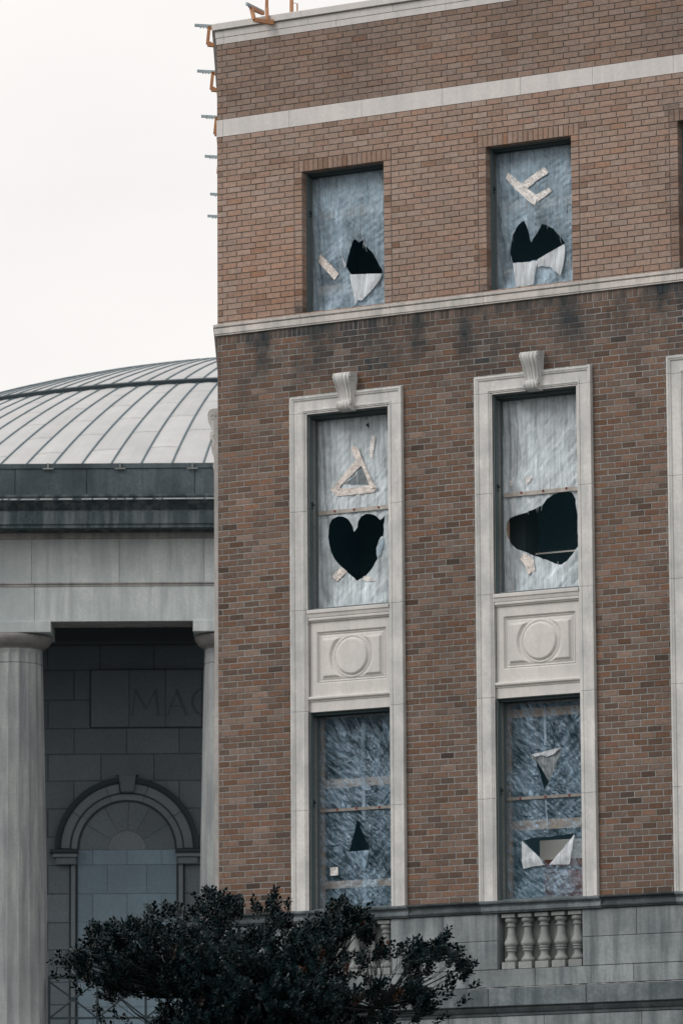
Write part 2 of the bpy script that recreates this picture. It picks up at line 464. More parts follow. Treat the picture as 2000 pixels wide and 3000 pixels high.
def roof_mat():
    m, t, b, o = newmat('roof_sheet')
    pos = t.nodes.new('ShaderNodeNewGeometry').outputs['Position']
    oi = t.nodes.new('ShaderNodeObjectInfo').outputs['Random']
    f1, _ = noise_fac(t, pos, 2.3, 0.92, 1.06, 5)
    mr = t.nodes.new('ShaderNodeMapRange'); mr.inputs['To Min'].default_value = 0.94; mr.inputs['To Max'].default_value = 1.05
    t.links.new(oi, mr.inputs['Value'])
    c = mulv(t, (0.48, 0.48, 0.485, 1), f1); c = mulv(t, c, mr.outputs['Result'])
    f2, _ = noise_fac(t, pos, 1.1, -0.2, 0.5, 4)
    cl = t.nodes.new('ShaderNodeClamp'); t.links.new(f2, cl.inputs['Value'])
    c = mixc(t, cl.outputs[0], c, (0.40, 0.425, 0.44))
    t.links.new(c, b.inputs['Base Color'])
    b.inputs['Roughness'].default_value = 0.6
    bp = n_(t, 'ShaderNodeBump', Strength=0.15, Distance=0.05)
    nn = n_(t, 'ShaderNodeTexNoise', Scale=2.5, Detail=2.0)
    t.links.new(pos, nn.inputs['Vector']); t.links.new(nn.outputs['Fac'], bp.inputs['Height'])
    t.links.new(bp.outputs['Normal'], b.inputs['Normal'])
    return m
M['roof'] = roof_mat()
M['rib'] = plain('patina_rib', (0.10, 0.145, 0.17), 0.7)

def leaf_mat():
    m, t, b, o = newmat('holly_leaf')
    a = t.nodes.new('ShaderNodeAttribute'); a.attribute_name = 'tone'
    sp = t.nodes.new('ShaderNodeSeparateColor'); t.links.new(a.outputs['Color'], sp.inputs[0])
    c = mixc(t, sp.outputs[1], (0.006, 0.019, 0.022), (0.075, 0.026, 0.012))
    c = mulv(t, c, sp.outputs[0])
    t.links.new(c, b.inputs['Base Color'])
    b.inputs['Roughness'].default_value = 0.32
    b.inputs['Specular IOR Level'].default_value = 0.16
    return m
M['leaf'] = leaf_mat()

def side_mat():
    m, t, b, o = newmat('side_brickwork')
    ob = t.nodes.new('ShaderNodeTexCoord').outputs['Object']
    sx = t.nodes.new('ShaderNodeSeparateXYZ'); t.links.new(ob, sx.inputs[0])
    cb = t.nodes.new('ShaderNodeCombineXYZ')
    t.links.new(sx.outputs[1], cb.inputs[0]); t.links.new(sx.outputs[2], cb.inputs[1])
    bt = n_(t, 'ShaderNodeTexBrick', Scale=1.0)
    bt.inputs['Brick Width'].default_value = 0.196; bt.inputs['Row Height'].default_value = 0.068
    bt.inputs['Mortar Size'].default_value = 0.005
    bt.inputs['Color1'].default_value = (0.22, 0.125, 0.09, 1); bt.inputs['Color2'].default_value = (0.15, 0.09, 0.07, 1)
    bt.inputs['Mortar'].default_value = (0.2, 0.2, 0.195, 1)
    t.links.new(cb.outputs[0], bt.inputs['Vector'])
    t.links.new(bt.outputs['Color'], b.inputs['Base Color'])
    return m
M['side'] = side_mat()

def ground_mat():
    m, t, b, o = newmat('ground')
    pos = t.nodes.new('ShaderNodeNewGeometry').outputs['Position']
    _, raw = noise_fac(t, pos, 0.15, 0, 1, 6)
    t.links.new(mixc(t, raw, (0.06, 0.065, 0.06), (0.12, 0.12, 0.115)), b.inputs['Base Color'])
    return m
M['ground'] = ground_mat()

# ------------------------------------------------------------------ ground
g = MB()
g.poly([(-900, -900, 0), (900, -900, 0), (900, 900, 0), (-900, 900, 0)])
tagit(g.build('ground', M['ground'], fixn=False), kind='structure')

# ================================================================== BRICK BUILDING
# facade plane y = 0, building corner at x = 0, outward is -y
PER = 2.336
SDIR = Vector((-0.5142, 0.8577, 0)); SNRM = Vector((-0.8577, -0.5142, 0))
KC = -0.5663                       # corner shift per metre of projection
XR = 8.3
bb = empty('brick_building')
tagit(bb, 'brown brick building with pale limestone window surrounds and torn plastic in its windows', 'building')

UO = [(1.115 + 2.342 * k, 2.160 + 2.342 * k) for k in range(3)]       # upper openings
UZ = (12.63, 14.245)
SO = [(0.968 + PER * k, 2.392 + PER * k) for k in range(3)]           # surround outer edges
LO = [(1.168 + PER * k, 2.205 + PER * k) for k in range(3)]           # lower openings
MIDZ = (9.31, 11.485); LOWZ = (6.0, 8.178)

def slab(name, mat, z0, z1, holes, yf, yb, x1=XR):
    """wall slab with rectangular openings"""
    xs = sorted(set([0.0, x1] + [h[0] for h in holes] + [h[1] for h in holes]))
    zs = sorted(set([z0, z1] + [max(z0, h[2]) for h in holes] + [min(z1, h[3]) for h in holes]))
    def solid(i, j):
        if i < 0 or j < 0 or i >= len(xs) - 1 or j >= len(zs) - 1: return False
        cx, cz = (xs[i] + xs[i + 1]) / 2, (zs[j] + zs[j + 1]) / 2
        return not any(h[0] < cx < h[1] and h[2] < cz < h[3] for h in holes)
    m = MB()
    for i in range(len(xs) - 1):
        for j in range(len(zs) - 1):
            if not solid(i, j): continue
            a, b_, c, d = xs[i], xs[i + 1], zs[j], zs[j + 1]
            ya = yf
            m.poly([(a, ya, c), (b_, ya, c), (b_, ya, d), (a, ya, d)])
            m.poly([(b_, yb, c), (a, yb, c), (a, yb, d), (b_, yb, d)])
            if not solid(i - 1, j): m.poly([(a, yb, c), (a, ya, c), (a, ya, d), (a, yb, d)])
            if not solid(i + 1, j): m.poly([(b_, ya, c), (b_, yb, c), (b_, yb, d), (b_, ya, d)])
            if not solid(i, j - 1): m.poly([(a, yb, c), (b_, yb, c), (b_, ya, c), (a, ya, c)])
            if not solid(i, j + 1): m.poly([(a, ya, d), (b_, ya, d), (b_, yb, d), (a, yb, d)])
    return m.build(name, mat, bb, fixn=False)

slab('wall', M['mortar_up'], 12.5, 16.0, [(a - 0.005, b + 0.005, UZ[0] - 0.01, UZ[1] + 0.005) for a, b in UO], 0.008, 0.3)
slab('wall', M['mortar_low'], 5.9, 12.497, [(a - 0.004, b + 0.004, 5.95, 11.487) for a, b in LO], 0.0035, 0.3)
slab('wall', M['grey'], 0.0, 5.897, [(3.497 + PER * k, 4.52 + PER * k, 5.268, 5.872) for k in (-1, 0, 1)], 0.02, 0.3)

# side wall going away from the corner (seen only edge-on)
sw = MB()
def sp(s, o, z): p = SDIR * s + SNRM * o; return (p.x, p.y, z)
def sidebox(m, s0, s1, o0, o1, z0, z1):
    r0 = [sp(s0, o0, z0), sp(s0, o1, z0), sp(s0, o1, z1), sp(s0, o0, z1)]
    r1 = [sp(s1, o0, z0), sp(s1, o1, z0), sp(s1, o1, z1), sp(s1, o0, z1)]
    return m.strips([r0, r1])
sidebox(sw, 0.02, 14, -0.3, -0.003, 0.0, 16.0)
sw.build('side_wall', M['side'], bb)

# ---- bricks
singles = []; many = []
def lay(xa, xb, za, zb, depth=0.07, joint=0.008, zone=0, j2=None):
    if xb - xa < 0.018: return
    j = joint / 2
    many.append([xa + j, xb - j, za + (j2 or j), zb - (j2 or j), depth, zone])

def row(xa, xb, z0, z1, pitch, first, zone, joint=0.008):
    x = xa; w_ = first
    while x < xb - 1e-4:
        nx = x + w_ + random.uniform(-0.0025, 0.0025)
        if xb - nx < 0.035: nx = xb
        lay(x, min(nx, xb), z0, z1, zone=zone, joint=joint)
        x = nx; w_ = pitch

def segs(cuts, x1=XR):
    out = []; x = 0.0
    for a, b in cuts:
        out.append((x, a)); x = b
    if x < x1: out.append((x, x1))
    return out

H1 = 0.0665
for i in range(32):                      # between the band and the string course
    zt = 14.777 - i * H1; zb = zt - H1
    if i < 6: sg = [(0.0, XR)]
    else: sg = segs([(a - 0.102, b + 0.102) for a, b in UO])
    for s_, (a, b) in enumerate(sg):
        fr = (0.07 if i % 2 == 0 else 0.135)
        if s_ > 0: fr = (0.095 if i % 2 == 0 else 0.19)
        row(a, b, zb, zt, 0.1895, fr, 0)
    if i >= 8:
        for a, b in UO:
            lay(a - 0.102, a, zb, zt, depth=0.10, zone=0); lay(b, b + 0.102, zb, zt, depth=0.10, zone=0)
for s_, (a, b) in enumerate([(0.0, XR)]):
    row(a, b, 12.60, 14.777 - 32 * H1, 0.1895, 0.07, 0)
for a, b in UO:                          # upright bricks over the upper windows
    n = 20; x0 = a - 0.102; pw = (b - a + 0.204) / n
    for i in range(n):
        lay(x0 + i * pw, x0 + (i + 1) * pw, UZ[1], 14.777 - 6 * H1, depth=0.10, zone=3, joint=0.007, j2=0.0045)
for i in range(13):                      # parapet bricks
    h = (15.847 - 14.972) / 13
    row(0.0, XR, 15.847 - (i + 1) * h, 15.847 - i * h, 0.1895, 0.07 if i % 2 == 0 else 0.135, 1)
n = int(XR / 0.0608)                     # upright bricks under the string course
for i in range(n):
    lay(i * 0.0608, (i + 1) * 0.0608, 12.39, 12.492, zone=4, joint=0.008, j2=0.003)
H2 = (12.39 - 6.0) / 94
for i in range(94):
    zt = 12.39 - i * H2; zb = zt - H2
    if zb > 11.70 - 0.02:
        row(0.0, XR, zb, zt, 0.196, 0.055 if i % 2 == 0 else 0.145, 2, 0.0105)
    else:
        for s_, (a, b) in enumerate(segs([(a + 0.0, b) for a, b in SO])):
            if s_ == 0: row(a, b, zb, zt, 0.196, 0.055 if i % 2 == 0 else 0.145, 2, 0.0105)
            else: row(a, b, zb, zt, 0.1725, 0.083 if i % 2 == 0 else 0.172, 2, 0.0105)

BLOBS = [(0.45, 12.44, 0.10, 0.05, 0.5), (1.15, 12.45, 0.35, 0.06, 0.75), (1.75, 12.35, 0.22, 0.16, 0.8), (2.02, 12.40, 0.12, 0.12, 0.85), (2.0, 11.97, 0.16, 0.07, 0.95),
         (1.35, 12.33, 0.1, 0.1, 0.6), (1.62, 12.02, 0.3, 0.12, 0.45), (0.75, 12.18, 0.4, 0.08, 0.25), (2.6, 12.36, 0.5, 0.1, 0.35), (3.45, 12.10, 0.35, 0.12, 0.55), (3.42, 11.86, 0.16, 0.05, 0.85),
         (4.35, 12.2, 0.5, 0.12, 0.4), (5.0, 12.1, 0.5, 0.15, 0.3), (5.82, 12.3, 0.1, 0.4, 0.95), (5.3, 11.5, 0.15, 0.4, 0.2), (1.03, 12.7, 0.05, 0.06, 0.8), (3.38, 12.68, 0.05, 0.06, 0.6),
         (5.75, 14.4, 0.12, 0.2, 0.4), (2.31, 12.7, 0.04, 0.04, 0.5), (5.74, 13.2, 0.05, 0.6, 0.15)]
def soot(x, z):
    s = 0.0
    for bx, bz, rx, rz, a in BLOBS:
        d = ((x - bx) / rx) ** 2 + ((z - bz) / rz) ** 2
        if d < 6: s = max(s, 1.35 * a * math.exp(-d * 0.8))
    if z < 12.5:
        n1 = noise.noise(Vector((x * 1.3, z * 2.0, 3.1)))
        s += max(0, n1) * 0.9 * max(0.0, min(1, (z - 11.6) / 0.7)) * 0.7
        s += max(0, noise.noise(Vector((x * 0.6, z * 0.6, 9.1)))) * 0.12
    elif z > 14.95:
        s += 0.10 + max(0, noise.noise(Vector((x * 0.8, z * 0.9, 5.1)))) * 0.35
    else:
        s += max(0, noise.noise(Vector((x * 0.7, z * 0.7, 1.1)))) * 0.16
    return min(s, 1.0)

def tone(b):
    xa, xb, za, zb, dp, zone = b
    x, z = (xa + xb) / 2, (za + zb) / 2
    r_ = random.random()
    if zone in (0, 1, 3):
        L_ = random.gauss(1.16 if zone != 1 else 0.98, 0.055)
        G_ = max(0, random.gauss(0.22, 0.12))
        if r_ < 0.04: L_ *= 0.82; G_ += 0.2
        elif r_ < 0.09: L_ *= 1.06; G_ = 0.0
        elif r_ < 0.13: G_ += 0.3
        if zone == 3: L_ *= 0.9; G_ += 0.12
        if xb - xa < 0.11 and zone == 0 and random.random() < 0.25: L_ *= 0.75; G_ += 0.25
        # warmer, lighter brickwork low beside the first window
        G_ += 0.35 * math.exp(-((x - 0.7) / 0.5) ** 2 - ((z - 13.05) / 0.45) ** 2)
        L_ += 0.10 * math.exp(-((x - 0.6) / 0.6) ** 2 - ((z - 13.2) / 0.6) ** 2)
        L_ *= 1.0 + 0.14 * noise.noise(Vector((x * 0.9, z * 0.9, 7)))
    else:
        L_ = random.gauss(0.565, 0.085); G_ = min(1, max(0, random.gauss(0.52, 0.2)))
        if r_ < 0.10: L_ *= 0.80; G_ *= 0.6
        elif r_ < 0.18: L_ *= 1.12; G_ *= 0.2
        elif r_ < 0.22: L_ *= 1.02; G_ = 0.9
        elif r_ < 0.25: L_ *= 0.6; G_ = 0.2
        elif r_ < 0.32: L_ *= 1.22; G_ = 0.3
        if zone == 4: L_ *= random.uniform(0.75, 1.15); G_ *= 0.5
        L_ *= 1.0 + 0.22 * noise.noise(Vector((x * 0.8, z * 0.8, 7)))
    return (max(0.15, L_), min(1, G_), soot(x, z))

def px_size(b):          # the nearer (right, low) a brick, the larger it shows
    x, z = (b[0] + b[1]) / 2, (b[2] + b[3]) / 2
    if x > 5.62 and z < 12 or x > 5.85: return -1
    if z < 5.9 or z > 15.7: return -1
    d = (Vector((x, 0, z)) - Vector((30.2115, -48.4829, 1.6))).length
    return (b[1] - b[0]) * (b[3] - b[2]) / d ** 2
order = sorted(range(len(many)), key=lambda i: -px_size(many[i]))
single_ids = set(order[:300])
unit = MB().bevbox(0, 1, 0, 1, 0, 1, 0.0)
# unit brick with proportional chamfer (x 0.02, z 0.05, y 0.04)
unit.v = [(0.02, 0, 0.05), (0.98, 0, 0.05), (0.98, 0, 0.95), (0.02, 0, 0.95), (0, 0.05, 0), (1, 0.05, 0), (1, 0.05, 1), (0, 0.05, 1), (0, 1, 0), (1, 1, 0), (1, 1, 1), (0, 1, 1)]
unit_me = None
st = MB()
for i, b in enumerate(many):
    xa, xb, za, zb, dp, zone = b
    y0 = random.uniform(-0.0022, 0.0016)
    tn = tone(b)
    if i in single_ids:
        if unit_me is None:
            o = unit.build('brick', M['brick_o'], bb, fixn=False); unit_me = o.data
        else:
            o = bpy.data.objects.new('brick', unit_me); COL.objects.link(o); o.parent = bb
        o.location = (xa, y0, za); o.scale = (xb - xa, dp, zb - za)
        o.rotation_euler = (random.uniform(-0.01, 0.01), random.uniform(-0.004, 0.004), 0)
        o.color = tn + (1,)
    else:
        t1 = random.uniform(-0.0012, 0.0012)
        c = 0.003
        n0 = len(st.v)
        st.v += [(xa + c, y0, za + c + t1), (xb - c, y0, za + c - t1), (xb - c, y0, zb - c - t1), (xa + c, y0, zb - c + t1),
                 (xa, y0 + c, za + t1), (xb, y0 + c, za - t1), (xb, y0 + c, zb - t1), (xa, y0 + c, zb + t1),
                 (xa, dp, za), (xb, dp, za), (xb, dp, zb), (xa, dp, zb)]
        for f in [(0, 1, 2, 3), (0, 4, 5, 1), (1, 5, 6, 2), (2, 6, 7, 3), (3, 7, 4, 0), (4, 8, 9, 5), (5, 9, 10, 6), (6, 10, 11, 7), (7, 11, 8, 4)]:
            st.f.append(tuple(n0 + k for k in f)); st.c.append(tn)
so = st.build('brick', M['brick_s'], bb, fixn=False)
so['kind'] = 'stuff'

# ---- swept mouldings along the facade with a mitred return on the side wall
def mould_stone(name, parent, mat, prof, x0, x1, back=0.03, corner=False, s_end=12.0):
    """prof: list of (projection, z) from bottom to top"""
    pr = [(-back, prof[0][1])] + list(prof) + [(-back, prof[-1][1])]
    m = MB()
    if corner:
        rings = [[sp(s_end, p, z) for p, z in pr], [(KC * p, -p, z) for p, z in pr], [(x1, -p, z) for p, z in pr]]
    else:
        rings = [[(x0, -p, z) for p, z in pr], [(x1, -p, z) for p, z in pr]]
    m.strips(rings)
    return m.build(name, mat, parent)

def course(name, mat, prof, joints, corner=True, gap=0.004, jmat=None, chips=False):
    par = MB().box(0.02, XR, 0.009, 0.05, prof[0][1] + 0.003, prof[-1][1] - 0.003).build(name, jmat or M['c_joint'], bb)
    xs = [0.0] + joints + [XR]
    for i in range(len(xs) - 1):
        mm = mat[i % len(mat)] if isinstance(mat, list) else mat
        mould_stone('stone', par, mm, prof, xs[i] + (gap / 2 if i else 0), xs[i + 1] - gap / 2, corner=(corner and i == 0))
    return par

course('string_course', M['string'], [(0.004, 12.493), (0.024, 12.495), (0.024, 12.509), (0.034, 12.513), (0.034, 12.568), (0.030, 12.574), (0.022, 12.578), (0.030, 12.586), (0.045, 12.590), (0.048, 12.618), (0.0, 12.632)],
       [1.106, 2.256, 3.426, 4.60, 5.774, 6.94])
course('stone_band', M['band'], [(0.003, 14.777), (0.003, 14.972)], [0.082, 0.953, 1.891, 2.921, 3.897, 4.783, 5.759, 6.75])
course('parapet_band', M['band'], [(0.004, 15.848), (0.008, 15.92)], [0.10, 1.57, 2.97, 4.3, 5.7, 7.0])
course('parapet_band', M['band'], [(0.014, 15.923), (0.020, 15.998)], [0.10, 1.21, 2.31, 3.5, 4.7, 5.9, 7.1])
course('coping', M['band'], [(0.0, 16.003), (0.052, 16.010), (0.052, 16.078), (0.035, 16.088), (-0.28, 16.10)], [1.14, 2.30, 3.46, 4.6, 5.8, 7.0])
MB().box(0.1, XR, 0.3, 6.0, 15.6, 15.7).build('roof', M['ground'], bb)

# ---- window surrounds (pale limestone), made of stones
PROF = [(0.0, -0.01), (0.0, 0.052), (0.022, 0.052), (0.026, 0.047), (0.044, 0.040), (0.052, 0.028), (0.056, 0.028), (0.146, 0.028), (0.150, 0.036), (0.164, 0.036), (0.168, 0.028), (0.178, 0.028), (0.182, 0.018), (0.196, 0.018), (0.196, -0.02)]
def sweep_frame(m, path, prof):
    """path of (point(x,z), inward mitre direction)"""
    rings = []
    for (px, pz), (dx, dz) in path:
        rings.append([(px + dx * a, -p, pz + dz * a) for a, p in prof])
    m.strips(rings)

JZ = [11.508, 10.41, 9.31, 8.19, 7.1, 6.0]
console_me = None
for k in range(3):
    xl, xr = SO[k]
    W = (xr - xl)
    sc = (LO[k][0] - xl) / 0.196
    pf = [(a * (sc if a > 0.06 else 1), p) for a, p in PROF]
    core = MB()
    core.box(xl + 0.004, LO[k][0] - 0.01, 0.0055, 0.05, 6.0, 11.69)
    core.box(LO[k][1] + 0.01, xr - 0.004, 0.0055, 0.05, 6.0, 11.69)
    sur = core.build('window_surround', M['c_joint'], bb)
    # lintel stone with mitred corners
    m = MB()
    zt = 11.692
    wr = xr - LO[k][1]
    path = [((xl, JZ[0]), (1, 0)), ((xl, zt), (1, -1)), ((xr, zt), (-wr / (LO[k][0] - xl), -1)), ((xr, JZ[0]), (-wr / (LO[k][0] - xl), 0))]
    sweep_frame(m, path, pf)
    m.build('stone', M['limestone'], sur)
    for j in range(5):
        a, b = JZ[j] - 0.0035, JZ[j + 1] + (0.0 if j < 4 else 0.002)
        m = MB(); sweep_frame(m, [((xl, b), (1, 0)), ((xl, a), (1, 0))], pf); m.build('stone', M['limestone'], sur)
        f = -wr / (LO[k][0] - xl)
        m = MB(); sweep_frame(m, [((xr, b), (f, 0)), ((xr, a), (f, 0))], pf); m.build('stone', M['limestone'], sur)
    # ragged mortar line along the top edge
    m = MB(); x = xl
    while x < xr:
        d = random.uniform(0.01, 0.03)
        m.box(x, min(xr, x + d), -random.uniform(0.01, 0.03), 0.01, zt - 0.002, zt + random.uniform(0.002, 0.012)); x += d
    o = m.build('mortar_edge', M['limestone'], sur); o['kind'] = 'stuff'
    # stone reveals
    a, b = LO[k]
    for (z0, z1) in (MIDZ, LOWZ):
        block('reveal', sur, M['limestone'], a - 0.05, a, 0.0, 0.03, z0, z1, 0.001)
        block('reveal', sur, M['limestone'], b, b + 0.05, 0.0, 0.03, z0, z1, 0.001)

    # scrolled keystone
    kx = xl + 0.735
    kp = [(-0.02, 11.90), (0.10, 11.90), (0.150, 11.893), (0.172, 11.872), (0.180, 11.84), (0.172, 11.805), (0.150, 11.765), (0.125, 11.72), (0.107, 11.675), (0.094, 11.63), (0.088, 11.60),
          (0.092, 11.590), (0.118, 11.583), (0.136, 11.562), (0.140, 11.535), (0.130, 11.505), (0.110, 11.487), (0.085, 11.480), (0.02, 11.480), (-0.02, 11.480)]
    m = MB()
    rings = []
    us = [-1, -0.94, -0.86, -0.78, -0.62, -0.54, -0.46, -0.14, -0.07, 0.07, 0.14, 0.46, 0.54, 0.62, 0.78, 0.86, 0.94, 1]
    dps = [-0.016, 0, 0, -0.012, -0.012, 0, 0, -0.014, -0.004, -0.004, -0.014, 0, 0, -0.012, -0.012, 0, 0, -0.016]
    for u_, dp in zip(us, dps):
        ring = []
        for p, z in kp:
            hw = 0.078 + 0.034 * max(0, (z - 11.60) / 0.30) + (0.006 if z < 11.59 else 0)
            q = p if p < 0.03 else p + dp
            ring.append((kx + u_ * hw, -q, z))
        rings.append(ring)
    m.strips(rings)
    ks = m.build('keystone', M['limestone'], sur, smooth=True)
    m = MB()
    for zc, pc, R, hw in ((11.835, 0.118, 0.045, 0.106), (11.535, 0.095, 0.032, 0.084)):
        for sgn in (-1, 1):
            # spiral ridge on the cheek
            pts = []
            for q in range(26):
                a_ = q / 25 * 2 * math.pi * 1.6
                rr = R * (1 - 0.72 * q / 25)
                pts.append((kx + sgn * (hw + 0.001), -(pc + rr * math.cos(a_)), zc + rr * math.sin(a_)))
            MB().tube(pts, [0.0075 * (1 - 0.4 * q / 25) for q in range(26)], 6).build('scroll', M['limestone'], sur, smooth=True)

    # spandrel between the two windows
    core = MB().box(a + 0.003, b - 0.003, 0.06, 0.28, 8.185, 9.305).build('spandrel', M['c_joint'], bb)
    def hm(x, z):
        return x, z
    sill = MB()
    prf = [(-0.05, 9.172), (-0.012, 9.172), (-0.006, 9.185), (0.008, 9.190), (0.010, 9.205), (0.004, 9.213), (0.012, 9.222), (0.020, 9.250), (0.022, 9.262), (0.034, 9.266), (0.036, 9.298), (0.030, 9.304), (-0.16, 9.312)]
    sill.strips([[(a + 0.002, -p, z) for p, z in prf], [(b - 0.002, -p, z) for p, z in prf]])
    sill.build('sill', M['spandrel'], core)
    low = MB()
    prf = [(-0.10, 8.178), (-0.022, 8.178), (-0.022, 8.286), (-0.012, 8.292), (-0.010, 8.304), (0.002, 8.308), (0.012, 8.318), (0.014, 8.332), (0.008, 8.344), (-0.02, 8.352), (-0.10, 8.352)]
    low.strips([[(a + 0.002, -p, z) for p, z in prf], [(b - 0.002, -p, z) for p, z in prf]])
    low.build('lintel', M['spandrel'], core)
    # carved panel: a relief surface
    X0, X1, Z0, Z1 = a + 0.002, b - 0.002, 8.352, 9.172
    cx = (X0 + X1) / 2 + 0.012; cz = 8.770
    NX, NZ = 130, 104
    P0 = 0.030
    def relief(x, z):
        def sm(d, w_): return max(0.0, min(1.0, 0.5 + d / w_))
        def inside(x0, x1, z0, z1): return min(x - x0, x1 - x, z - z0, z1 - z)
        h = 0.0
        d1 = inside(cx - 0.442, cx + 0.442, 8.484, 9.064)
        # sunk field with a small roll moulding round it
        h -= 0.026 * sm(d1 - 0.012, 0.012)
        h += 0.012 * max(0, 1 - abs(d1 - 0.026) / 0.010)
        h += 0.010 * sm(d1 - 0.050, 0.010)
        d2 = inside(cx - 0.372, cx + 0.372, 8.553, 8.982)
        r_ = math.hypot(x - cx, z - cz)
        dc = r_ - 0.262
        h += 0.026 * sm(min(d2 - 0.006, dc - 0.004), 0.022)
        h += 0.026 * sm(0.198 - r_, 0.020)
        h += 0.010 * max(0, 1 - abs(r_ - 0.226) / 0.012)
        return h
    verts = []
    for j in range(NZ + 1):
        z = Z0 + (Z1 - Z0) * j / NZ
        for i in range(NX + 1):
            x = X0 + (X1 - X0) * i / NX
            verts.append((x, P0 - relief(x, z), z))
    m = MB(); m.v = verts
    for j in range(NZ):
        for i in range(NX):
            q = j * (NX + 1) + i
            m.f.append((q, q + 1, q + NX + 2, q + NX + 1)); m.c.append(None)
    m.build('carved_panel', M['spandrel'], core, smooth=True, fixn=False)

# ---- side wall window surrounds and keystones, seen in profile from the street
for s0 in (1.05, 3.15, 5.25):
    m = MB()
    for (sa, sb) in ((s0 - 0.35, s0 - 0.16), (s0 + 0.9, s0 + 1.1)):
        sidebox(m, sa, sb, -0.01, 0.052, 6.0, 11.69)
    sidebox(m, s0 - 0.16, s0 + 0.9, -0.01, 0.052, 11.5, 11.69)
    ss = m.build('side_surround', M['limestone'], bb)
    m = MB()
    kp = [(-0.02, 11.90), (0.05, 11.905), (0.095, 11.895), (0.125, 11.87), (0.135, 11.83), (0.13, 11.78), (0.11, 11.73), (0.088, 11.69), (0.076, 11.66), (0.074, 11.645),
          (0.09, 11.64), (0.106, 11.62), (0.112, 11.585), (0.102, 11.55), (0.08, 11.535), (0.082, 11.50), (0.07, 11.46), (0.045, 11.42), (-0.02, 11.41)]
    sm_ = s0 + 0.35
    for w0, w1, sh in ((-0.1, 0.1, 0.0),):
        m.strips([[sp(sm_ + w0, p, z) for p, z in kp], [sp(sm_ + w1, p, z) for p, z in kp]])
    m.build('keystone', M['limestone'], ss)
    m = MB()
    for zc, pc, R in ((11.815, 0.075, 0.044), (11.585, 0.066, 0.03)):
        pts = []
        for q in range(24):
            a_ = math.pi / 2 + q / 23 * 2 * math.pi * 1.35
            rr = R * (1 - 0.65 * q / 23)
            pts.append(sp(sm_ - 0.102, pc + rr * math.cos(a_) * 0.8, zc + rr * math.sin(a_)))
        MB().tube(pts, 0.006, 6).build('scroll', M['limestone'], ss)

# ---- windows: track frames, battens behind the film
def window(a, b, z0, z1, y0, battens, strips_, screws, latch=None, arched=False):
    y = y0
    m = MB()
    def ring(m, t_in, ya, yb, zb=0.0):
        m.box(a - 0.03, a + t_in, ya, yb, z0, z1)
        m.box(b - t_in, b + 0.03, ya, yb, z0, z1)
        m.box(a + t_in, b - t_in, ya, yb, z1 - 0.004 - t_in, z1 + 0.03)
    ring(m, 0.004, y, y + 0.085)
    hd = MB().box(a + 0.005, b - 0.005, y + 0.03, 0.236, z1 - 0.035, z1 - 0.001)  # dark box stands in for the shadow band under the lintel
    m.box(a - 0.003, a + 0.012, y + 0.012, y + 0.035, z0, z1)
    ring(m, 0.003, y + 0.150, y + 0.185)
    m.box(a + 0.004, b - 0.004, y + 0.02, 0.262, z0 - 0.01, z0 + 0.02)
    wf = m.build('window', M['frame'], bb)
    m = MB(); ring(m, -0.012, y + 0.085, y + 0.150)
    m.build('track', M['frame_dark'], wf)
    hd.build('head_shade', M['frame_dark'], wf)
    m = MB()
    m.box(a - 0.03, a + 0.028, 0.272, 0.31, z0, z1); m.box(b - 0.028, b + 0.03, 0.272, 0.31, z0, z1)
    m.box(a + 0.028, b - 0.028, 0.272, 0.31, z1 - 0.05, z1 + 0.02); m.box(a + 0.028, b - 0.028, 0.272, 0.31, z0 - 0.02, z0 + 0.04)
    m.build('batten_frame', M['wood'], wf)
    for (za, zb) in battens:
        MB().box(a + 0.028, b - 0.028, 0.273, 0.30, za, zb).build('batten', M['wood'], wf)
    for (za, zb) in strips_:
        MB().box(a + 0.01, b - 0.01, 0.212, 0.222, za, zb).build('rail', M['rail'] if z0 > 8 else M['rail_dim'], wf)
    for (x, z) in screws:
        m = MB(); m.tube([(x, 0.205, z), (x, 0.213, z)], [0.012, 0.015], 10)
        m.build('screw', M['screw'], wf)
    if latch:
        m = MB()
        m.box(a - 0.004, a + 0.022, y + 0.04, y + 0.06, latch, latch + 0.05)
        m.box(a - 0.004, a + 0.030, y + 0.06, y + 0.075, latch + 0.012, latch + 0.03)
        m.box(a + 0.006, a + 0.026, y + 0.035, y + 0.05, latch - 0.03, latch - 0.012)
        m.build('latch', M['frame_dark'], wf)
    return wf

BU = [[(13.74, 13.845), (12.88, 12.98)], [(13.56, 13.66), (12.84, 12.92)], []]
for k in range(3):
    a, b = UO[k]
    window(a, b, UZ[0], UZ[1], 0.10, BU[k], [], [], latch=13.78)
    x0 = LO[k][0]
    if k == 0:
        window(LO[k][0], LO[k][1], MIDZ[0], MIDZ[1], 0.03, [(10.52, 10.61)], [(10.392, 10.436)], [(1.389, 10.421), (1.636, 10.419), (1.948, 10.418)], latch=10.47)
        window(LO[k][0], LO[k][1], LOWZ[0], LOWZ[1], 0.03, [(7.36, 7.455), (6.255, 6.335)], [(7.092, 7.124)], [(1.399, 7.112), (1.642, 7.114), (1.929, 7.111)], latch=7.17)
    elif k == 1:
        window(LO[k][0], LO[k][1], MIDZ[0], MIDZ[1], 0.03, [(10.55, 10.60)], [(10.392, 10.436)], [(3.733, 10.425), (4.0, 10.423), (4.285, 10.427)], latch=10.47)
        window(LO[k][0], LO[k][1], LOWZ[0], LOWZ[1], 0.03, [(7.985, 8.08), (6.77, 6.875)], [(7.092, 7.124)], [(3.679, 7.108), (3.982, 7.11), (4.272, 7.112)], latch=7.17)
    else:
        window(LO[k][0], LO[k][1], MIDZ[0], MIDZ[1], 0.03, [], [(10.392, 10.436)], [])
        window(LO[k][0], LO[k][1], LOWZ[0], LOWZ[1], 0.03, [], [(7.092, 7.124)], [])

